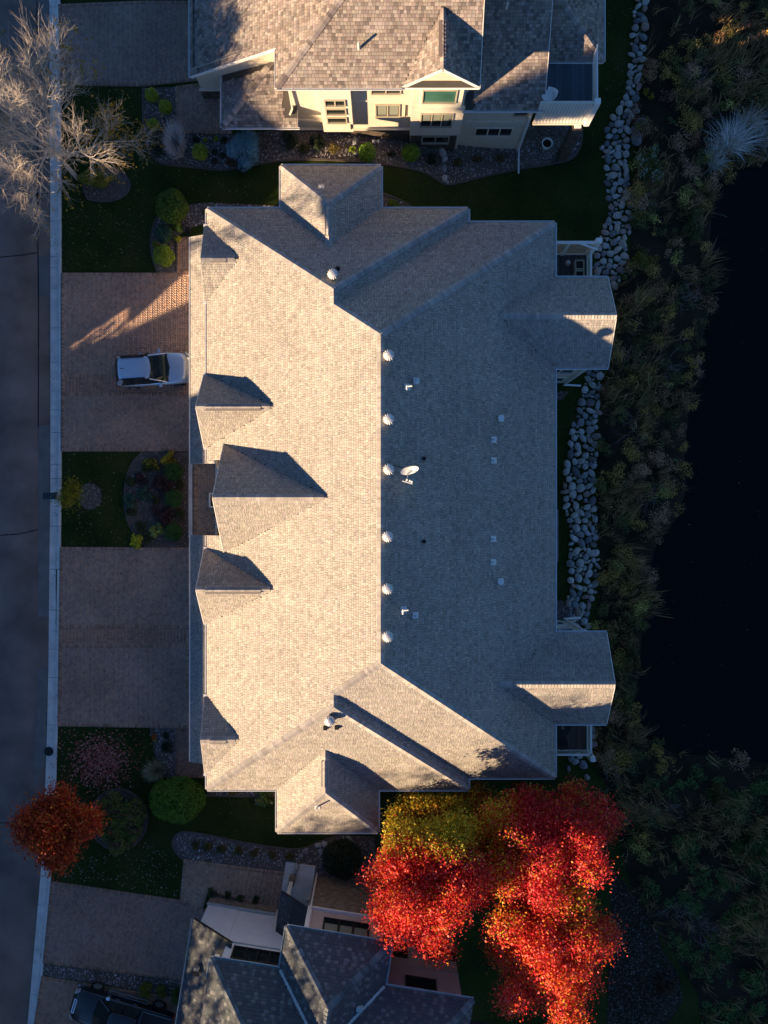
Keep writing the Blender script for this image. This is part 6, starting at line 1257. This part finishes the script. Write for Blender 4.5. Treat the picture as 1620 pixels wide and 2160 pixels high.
# ================================================================== vehicles
def car_paint(name, col, metal=.5, rough=.28): return mat(name, col, rough, .5, metal, coat=.8)
def glass_mat(name, tint=(.02,.03,.03), see=.35):
    m, t, b = nodes(name); b.inputs['Base Color'].default_value = (*tint,1); b.inputs['Roughness'].default_value = .04; b.inputs['Specular IOR Level'].default_value = .6
    tr = t.nodes.new('ShaderNodeBsdfTransparent'); tr.inputs[0].default_value = (.75,.8,.75,1); mi = t.nodes.new('ShaderNodeMixShader'); mi.inputs[0].default_value = see
    t.links.new(b.outputs[0], mi.inputs[1]); t.links.new(tr.outputs[0], mi.inputs[2]); t.links.new(mi.outputs[0], t.nodes['Material Output'].inputs[0]); return m
M['cglass'] = glass_mat('car_glass', see=.08); M['cscreen'] = glass_mat('car_windscreen', see=.6); M['tyre'] = mat('tyre_rubber', (.015,.015,.015), .9, .2); M['rim'] = mat('alloy', (.5,.5,.5), .3, .5, .8); M['chrome'] = mat('chrome', (.8,.8,.8), .12, .5, 1)
M['interior'] = mat('car_interior', (.50,.40,.18), .8, .2); M['lamp_red'] = mat('tail_lens', (.25,.01,.01), .2, .5); M['lamp_clear'] = mat('head_lens', (.5,.52,.55), .12, .6)
def loft(stations, parent, name, material, sub=2):
    # stations: (x, [(y,z)...]) half section from the bottom centre to the top centre, mirrored
    m = MB(); k = len(stations[0][1]); full = []
    for x, sec in stations: full.append([(x, y, z) for y, z in sec]+[(x, -y, z) for y, z in sec[-2:0:-1]])
    n = len(full[0]); vs = [v for s in full for v in s]; fs = [(i*n+j, i*n+(j+1)%n, (i+1)*n+(j+1)%n, (i+1)*n+j) for i in range(len(full)-1) for j in range(n)]
    fs += [tuple(range(n)), tuple(range((len(full)-1)*n+n-1, (len(full)-1)*n-1, -1))]
    m.add(vs, fs); o = m.build(name, material, parent, world=False, smooth=True)
    import bmesh
    bm = bmesh.new(); bm.from_mesh(o.data); bmesh.ops.recalc_face_normals(bm, faces=bm.faces[:]); bm.to_mesh(o.data); bm.free()
    if sub: md = o.modifiers.new('sub', 'SUBSURF'); md.levels = sub; md.render_levels = sub
    return o
def wheel(t, x, y, r, w=.24):
    s = 1 if y > 0 else -1; m = MB()
    def ring(prof, mm, n=24):
        vs = [(x+rr*math.cos(2*math.pi*i/n), y+s*d, r+rr*math.sin(2*math.pi*i/n)) for rr, d in prof for i in range(n)]; k = len(prof)
        mm.add(vs, [(j*n+i, j*n+(i+1)%n, (j+1)*n+(i+1)%n, (j+1)*n+i) for j in range(k-1) for i in range(n)])
    ring([(r*.62,-w/2),(r*.95,-w/2),(r,-w*.35),(r,w*.3),(r*.95,w*.45),(r*.66,w*.46),(r*.62,w*.3)], m); wh = m.build('wheel', M['tyre'], t, world=False, smooth=True)
    m = MB(); ring([(r*.64,-w*.2),(r*.66,w*.44),(r*.60,w*.46),(r*.58,w*.2),(.02,w*.12)], m); 
    for i in range(5): a = i*1.2566; m.bar((x+.05*math.cos(a), y+s*w*.4, r+.05*math.sin(a)), (x+r*.6*math.cos(a), y+s*w*.42, r+r*.6*math.sin(a)), .05, .07, (0,1,0))
    m.build('rim', M['rim'], wh, world=False, smooth=False)
def sec(hw, zb, zm, zs, zc, tuck=.9): return [(0,zb),(hw*.8,zb),(hw*.97,zb+.1),(hw,zm),(hw*.985,zs-.1),(hw*tuck,zs),(hw*.55,zs+(zc-zs)*.75),(0,zc)]
def glass_strip(quadpts, parent, name, material, th=.012):
    m = MB(); P = [Vector(q) for q in quadpts]; nrm = (P[1]-P[0]).cross(P[3]-P[0]).normalized(); k = len(P)
    m.add(P+[q-nrm*th for q in P], [tuple(range(k)), tuple(range(2*k-1,k-1,-1))]+[(i, k+i, k+(i+1)%k, (i+1)%k) for i in range(k)]); return m.build(name, material, parent, world=False)

silver = car_paint('silver_paint', (.66,.72,.80), .6, .22)
t = thing('parked_car', 'silver blue estate car parked nose to the garage on the upper driveway', 'car', (-13.27, 8.22, .05), R(3.5)); t.scale = (.92, 1, 1)
B = loft([(-2.42,sec(.45,.5,.65,.80,.86)),(-2.38,sec(.70,.40,.62,.90,.97)),(-2.24,sec(.84,.30,.6,.98,1.05)),(-1.9,sec(.92,.26,.6,1.02,1.08)),(-1.2,sec(.945,.24,.6,1.03,1.08)),(-.2,sec(.95,.24,.6,1.02,1.06)),(.75,sec(.945,.24,.6,.99,1.06,.88)),(1.3,sec(.935,.24,.6,.94,1.08,.86)),(1.75,sec(.91,.26,.58,.87,1.04,.85)),(2.05,sec(.86,.3,.56,.79,.97,.84)),(2.25,sec(.76,.34,.54,.71,.87,.84)),(2.37,sec(.60,.38,.52,.64,.76,.84)),(2.43,sec(.36,.44,.5,.58,.64,.84))], t, 'body', silver)
# greenhouse
roofz = 1.62
C_ = loft([(-2.03,[(0,1.49),(.50,1.47),(.53,1.50),(.50,1.54),(.25,1.565),(0,1.57)]),(-1.9,[(0,1.51),(.60,1.49),(.635,1.53),(.60,1.575),(.3,1.615),(0,1.625)]),(-1.0,[(0,1.55),(.655,1.53),(.69,1.565),(.65,1.615),(.35,1.66),(0,1.672)]),(-.35,[(0,1.54),(.645,1.51),(.68,1.54),(.64,1.59),(.35,1.635),(0,1.648)]),(-.05,[(0,1.5),(.55,1.47),(.60,1.48),(.56,1.52),(.3,1.575),(.0,1.59)]),(.03,[(0,1.5),(.4,1.48),(.44,1.49),(.40,1.52),(.25,1.55),(.0,1.565)])], t, 'roof', silver, 2)
for s in (1, -1):
    for a0, a1, b0, b1 in ((-1.98,-1.3,-1.72,-1.26),(-1.24,-.28,-1.2,-.28),(-.22,.82,-.22,.0)):
        q = [(a0,s*.875,1.06),(a1,s*(.875 if a1 < .5 else .80),1.05),(b1,s*.685,1.54),(b0,s*.685,1.54)]; glass_strip(q if s < 0 else q[::-1], t, 'side_window', M['cglass'])
    q = [(-2.25,s*.86,1.03),(-1.95,s*.872,1.05),(-1.70,s*.69,1.55),(-1.95,s*.62,1.53)]; glass_strip(q if s < 0 else q[::-1], t, 'pillar', silver, .03)
    m = MB(); m.bar((.86,s*.80,1.05), (-.1,s*.655,1.54), .09, .06, (0,-s,.4)); m.build('pillar', silver, t, world=False); m = MB(); m.bar((-.25,s*.885,1.05), (-.25,s*.69,1.55), .06, .04, (1,0,0)); m.build('pillar', M['black'], t, world=False); m = MB(); m.bar((-1.27,s*.885,1.05), (-1.24,s*.69,1.55), .06, .04, (1,0,0)); m.build('pillar', M['black'], t, world=False)
    m = MB(); m.bar((-1.78,s*.63,1.655), (-.3,s*.625,1.66), .10, .07); m.build('roof_rail', M['black'], t, world=False, bevel=.02)
    m = MB(); m.box(.38, .58, s*1.0-.1, s*1.0+.1, 1.02, 1.17); m.build('wing_mirror', silver, t, world=False, bevel=.04)
    for x in (-.75, .3): m = MB(); m.box(x-.12, x+.12, s*.95-.015, s*.95+.02, .86, .90); m.build('door_handle', silver, t, world=False)
    q = [(2.0,s*.905,.80),(2.3,s*.79,.72),(2.36,s*.60,.74),(2.12,s*.72,.90)]; glass_strip(q if s < 0 else q[::-1], t, 'headlight', M['lamp_clear'], .03); q = [(-2.36,s*.83,.85),(-2.1,s*.925,.88),(-2.08,s*.91,1.0),(-2.36,s*.76,.98)]; glass_strip(q[::-1] if s < 0 else q, t, 'tail_light', M['lamp_red'], .03)
    for x in (-1.45, 1.45): wheel(t, x, s*.84, .35)
glass_strip([(.80,-.79,1.07),(.98,-.5,1.09),(1.10,0,1.10),(.98,.5,1.09),(.80,.79,1.07),(-.10,.61,1.54),(-.0,.3,1.57),(.04,0,1.58),(-.0,-.3,1.57),(-.10,-.61,1.54)], t, 'windscreen', M['cscreen'])
glass_strip([(-2.28,.76,1.07),(-2.34,0,1.08),(-2.28,-.76,1.07),(-2.0,-.60,1.50),(-2.05,0,1.53),(-2.0,.60,1.50)], t, 'rear_window', M['cglass'])
m = MB(); m.box(-2.1, .95, -.8, .8, .95, 1.075); m.build('cabin_floor', M['black'], t, world=False); m = MB(); m.box(.45, .8, -.72, .72, 1.07, 1.14); m.box(-.1, .1, -.65, -.2, 1.07, 1.35); m.box(-.1, .1, .2, .65, 1.07, 1.35); m.build('dashboard', M['interior'], t, world=False, bevel=.03)
m = MB(); m.add([(-1.82,-.02,1.65),(-1.58,-.02,1.66),(-1.82,.02,1.65),(-1.58,.02,1.66),(-1.80,0,1.72)], [(0,1,4),(1,3,4),(3,2,4),(2,0,4)]); m.build('antenna', M['black'], t, world=False)

navy = car_paint('black_paint', (.006,.010,.018), .2, .15)
d_ = Vector((-.958,.283)); ang = math.atan2(.283, -.958); mid = Vector((-15.1,-29.05))
t = thing('pickup_truck', 'black pickup truck parked nose to the street in the bottom left corner', 'pickup', (mid.x, mid.y, .05), ang)
B = loft([(-2.92,sec(.93,.5,.75,1.02,1.03,.96)),(-2.85,sec(.98,.42,.75,1.15,1.16,.97)),(-1.2,sec(1.0,.36,.75,1.16,1.17,.97)),(.4,sec(1.0,.36,.75,1.14,1.18,.95)),(1.35,sec(1.0,.36,.75,1.12,1.26,.92)),(2.2,sec(.98,.38,.72,1.08,1.22,.9)),(2.72,sec(.93,.42,.7,1.0,1.12,.9)),(2.92,sec(.85,.48,.68,.9,.98,.9)),(2.96,sec(.7,.55,.68,.8,.86,.9))], t, 'body', navy)
loft([(-1.02,[(0,1.70),(.62,1.70),(.68,1.75),(.64,1.81),(.3,1.84),(0,1.85)]),(-.9,[(0,1.72),(.69,1.72),(.74,1.77),(.69,1.84),(.3,1.875),(0,1.88)]),(.45,[(0,1.72),(.69,1.72),(.73,1.77),(.68,1.83),(.3,1.87),(0,1.875)]),(.62,[(0,1.68),(.62,1.68),(.66,1.71),(.62,1.77),(.3,1.8),(0,1.81)])], t, 'roof', navy, 2)
m = MB(); m.box(-2.8, -1.15, -.86, .86, 1.165, 1.2); m.build('bed_cover', mat('bed_cover', (.012,.013,.016), .6, .3), t, world=False, bevel=.02)
for s in (1, -1):
    m = MB(); m.bar((-2.82,s*.9,1.2), (-1.12,s*.9,1.2), .1, .06); m.build('bed_rail', navy, t, world=False, bevel=.02)
    for a0, a1, b0, b1 in ((-1.0,-.12,-.92,-.12),(-.06,1.32,-.06,.5)):
        q = [(a0,s*.93,1.17),(a1,s*.88,1.17),(b1,s*.71,1.74),(b0,s*.71,1.74)]; glass_strip(q if s < 0 else q[::-1], t, 'side_window', M['cglass'])
    m = MB(); m.bar((1.4,s*.86,1.19), (.58,s*.68,1.75), .08, .06, (0,-s,.4)); m.bar((-.09,s*.94,1.17), (-.09,s*.72,1.75), .06, .04, (1,0,0)); m.bar((-1.04,s*.93,1.17), (-1.0,s*.7,1.76), .1, .05, (1,0,0)); m.build('pillar', navy, t, world=False)
    m = MB(); m.bar((-1.0,s*.965,1.175), (.95,s*.965,1.175), .02, .025); m.build('belt_trim', M['chrome'], t, world=False)
    m = MB(); m.bar((-1.2,s*1.04,.42), (1.2,s*1.04,.42), .12, .05); m.bar((-1.2,s*1.09,.44), (1.2,s*1.09,.44), .03, .03); m.build('running_board', M['chrome'], t, world=False)
    for x in (-.6, .45): m = MB(); m.box(x-.11, x+.11, s*1.005-.015, s*1.005+.03, .98, 1.02); m.build('door_handle', M['chrome'], t, world=False)
    m = MB(); m.box(.85, 1.05, s*1.12-.13, s*1.12+.1, 1.2, 1.42); m.build('wing_mirror', M['chrome'], t, world=False, bevel=.03)
    q = [(2.72,s*.93,.86),(2.93,s*.8,.84),(2.93,s*.62,.98),(2.68,s*.86,1.05)]; glass_strip(q if s < 0 else q[::-1], t, 'headlight', M['lamp_clear'], .04); m = MB(); m.box(-2.95, -2.86, s*.9-.07, s*.9+.07, .75, 1.1); m.build('tail_light', M['lamp_red'], t, world=False)
    m = MB(); m.bar((2.55,s*1.0,.62), (2.93,s*.9,.6), .05, .08); m.build('bumper_trim', M['chrome'], t, world=False)
    for x in (-1.85, 1.88): wheel(t, x, s*.90, .4, .27)
glass_strip([(1.45,-.84,1.22),(1.58,0,1.27),(1.45,.84,1.22),(.6,.62,1.77),(.64,0,1.81),(.6,-.62,1.77)], t, 'windscreen', M['cglass'])
glass_strip([(-1.06,.7,1.2),(-1.06,-.7,1.2),(-1.02,-.6,1.7),(-1.02,.6,1.7)], t, 'rear_window', M['cglass'])
m = MB(); m.box(2.86, 2.985, -.5, .5, .6, .92); m.build('grille', M['black'], t, world=False, bevel=.02); m = MB()
for a in ((-.4,.4,.985,1.0),): m.box(2.78, 2.84, -.42, .42, 1.1, 1.115); m.box(2.72, 2.78, -.42, -.38, 1.1, 1.117); m.box(2.72, 2.78, .38, .42, 1.1, 1.117); m.box(2.66, 2.72, -.42, .42, 1.115, 1.132)
m.build('hood_emblem', M['chrome'], t, world=False)
m = MB(); m.box(-1.0, 1.5, -.85, .85, 1.05, 1.2); m.build('cabin_floor', M['black'], t, world=False)

# ================================================================== across the street (outside the picture): houses and a hedge of trees that shade the road
def street_house(label, x, y0, y1, zridge, depth=6.0, ze=6.2):
    t = thing('street_house', label, 'house', (x, (y0+y1)/2, .9)); zr_ = zridge
    m = MB(); m.walls([(x-depth,y0+.5),(x+depth,y0+.5),(x+depth,y1-.5),(x-depth,y1-.5)], .2, ze); m.build('wall', M['main_wall'], t)
    m = MB(); m.add([(x-depth,y0+.5,ze),(x+depth,y0+.5,ze),(x,y0+.5,zr_-.1)], [(0,1,2)]); m.add([(x-depth,y1-.5,ze),(x+depth,y1-.5,ze),(x,y1-.5,zr_-.1)], [(2,1,0)]); m.build('gable_wall', M['main_wall'], t)
    m = MB(); k = (zr_-ze)/depth
    for s in (1, -1):
        a = [(x,y0,zr_),(x,y1,zr_),(x+s*(depth+.6),y1,ze-.6*k),(x+s*(depth+.6),y0,ze-.6*k)]; m.add(a+[(p[0],p[1],p[2]-.18) for p in a], [(0,1,2,3),(7,6,5,4),(0,3,7,4),(1,5,6,2),(2,6,7,3)])
    m.build('roof', M['underlay'], t)
    n = int((y1-y0)/4)
    for i in range(n):
        yy = y0+2+i*(y1-y0-2)/n
        for zz in (2.2, 5.0): window(t, (x+depth, yy, zz), 1.3, 1.3, (1,0,0), 2, 'white')
    m = MB(); m.box(x+depth-.02, x+depth+.06, (y0+y1)/2-.5, (y0+y1)/2+.5, .9, 3.0); m.build('front_door', M['frame_dark'], t); return t
kx = math.tan(SUN_EL)/math.cos(SUN_AZ); XS = -38.
hz = lambda z, x: z+(x-XS)*kx  # ridge height shaped by where the unseen house's shadow edge should fall
street_house('long two storey house across the street opposite the tan house', XS, -66, -11.6, hz(3.0, -9.7))
street_house('lower house across the street between the two taller ones', XS, -11.5, -5.7, hz(1.25, -10.7), ze=5.0)
street_house('two storey house across the street opposite the upper driveway', XS, .4, 28, hz(3.9, -9.9))
street_house('unseen house added for shade south of the slate house, below the picture', 2., -62, -36.5, 9.5, 7.0, 5.5)  # added out of view to keep low sun off the lower right meadow
def shade_tree(label, x, y, h, r, n, seed):
    pal = [(.03,.045,.01),(.05,.05,.012)]
    return maple('street_tree', label, x, y, ellipsoid_lobes((0,0,h*.65), (r,r,h*.33), 26, r*.36, seed), n, lambda P, n: pick(pal, [.5,.5], n), h*.35, leaf=.12, rt=.2, seed=seed)
shade_tree('small green tree added to clip the sun streak, across the street between the low and the tall house', -30.5, .2, 5.6, 1.6, 3600, 51)  # unseen, put in to cut the driveway's sun streak short
maple('street_tree', 'very tall unseen tree leaning to shade the balcony, across the street beside the low house', -33, 1.2, [(0,y_-6.8,z_,r_,r_,r_*.85) for y_, z_, r_ in ((2.0,15.0,1.3),(1.0,16.1,1.5),(0,17.2,1.7),(-1.0,18.3,1.7),(-1.9,19.0,1.6),(.4,19.2,1.9))], 12000, lambda P, n: pick([(.03,.045,.01),(.05,.05,.012)], [.5,.5], n), 9., leaf=.13, rt=.1, seed=55)  # unseen tree, its lean shaped to shade the balcony but spare the roof
shade_tree('slender thin leaved tree added to dapple the driveway, across the street in front of the low house', -30.5, -2.2, 6.6, 1.7, 1500, 56)  # unseen, added to break up the light on the driveway
shade_tree('tall open tree added to dapple the slate roofs, across the street opposite the lower house', -33, -41, 20, 5.4, 6000, 52)  # added out of view, throws dapples over the slate house roof
shade_tree('open tree added for dappled shade, across the street beside the long house', -32, -48, 18, 5.0, 5000, 53)  # second unseen tree added to dapple the slate roof
shade_tree('broad tree across the street opposite the cream house', -32, 11.5, 13.2, 3.4, 5500, 54)
print('objects', len(bpy.data.objects), 'tris', sum(sum(len(p.vertices)-2 for p in []) for o in []), 'verts', sum(len(m.vertices) for m in bpy.data.meshes))
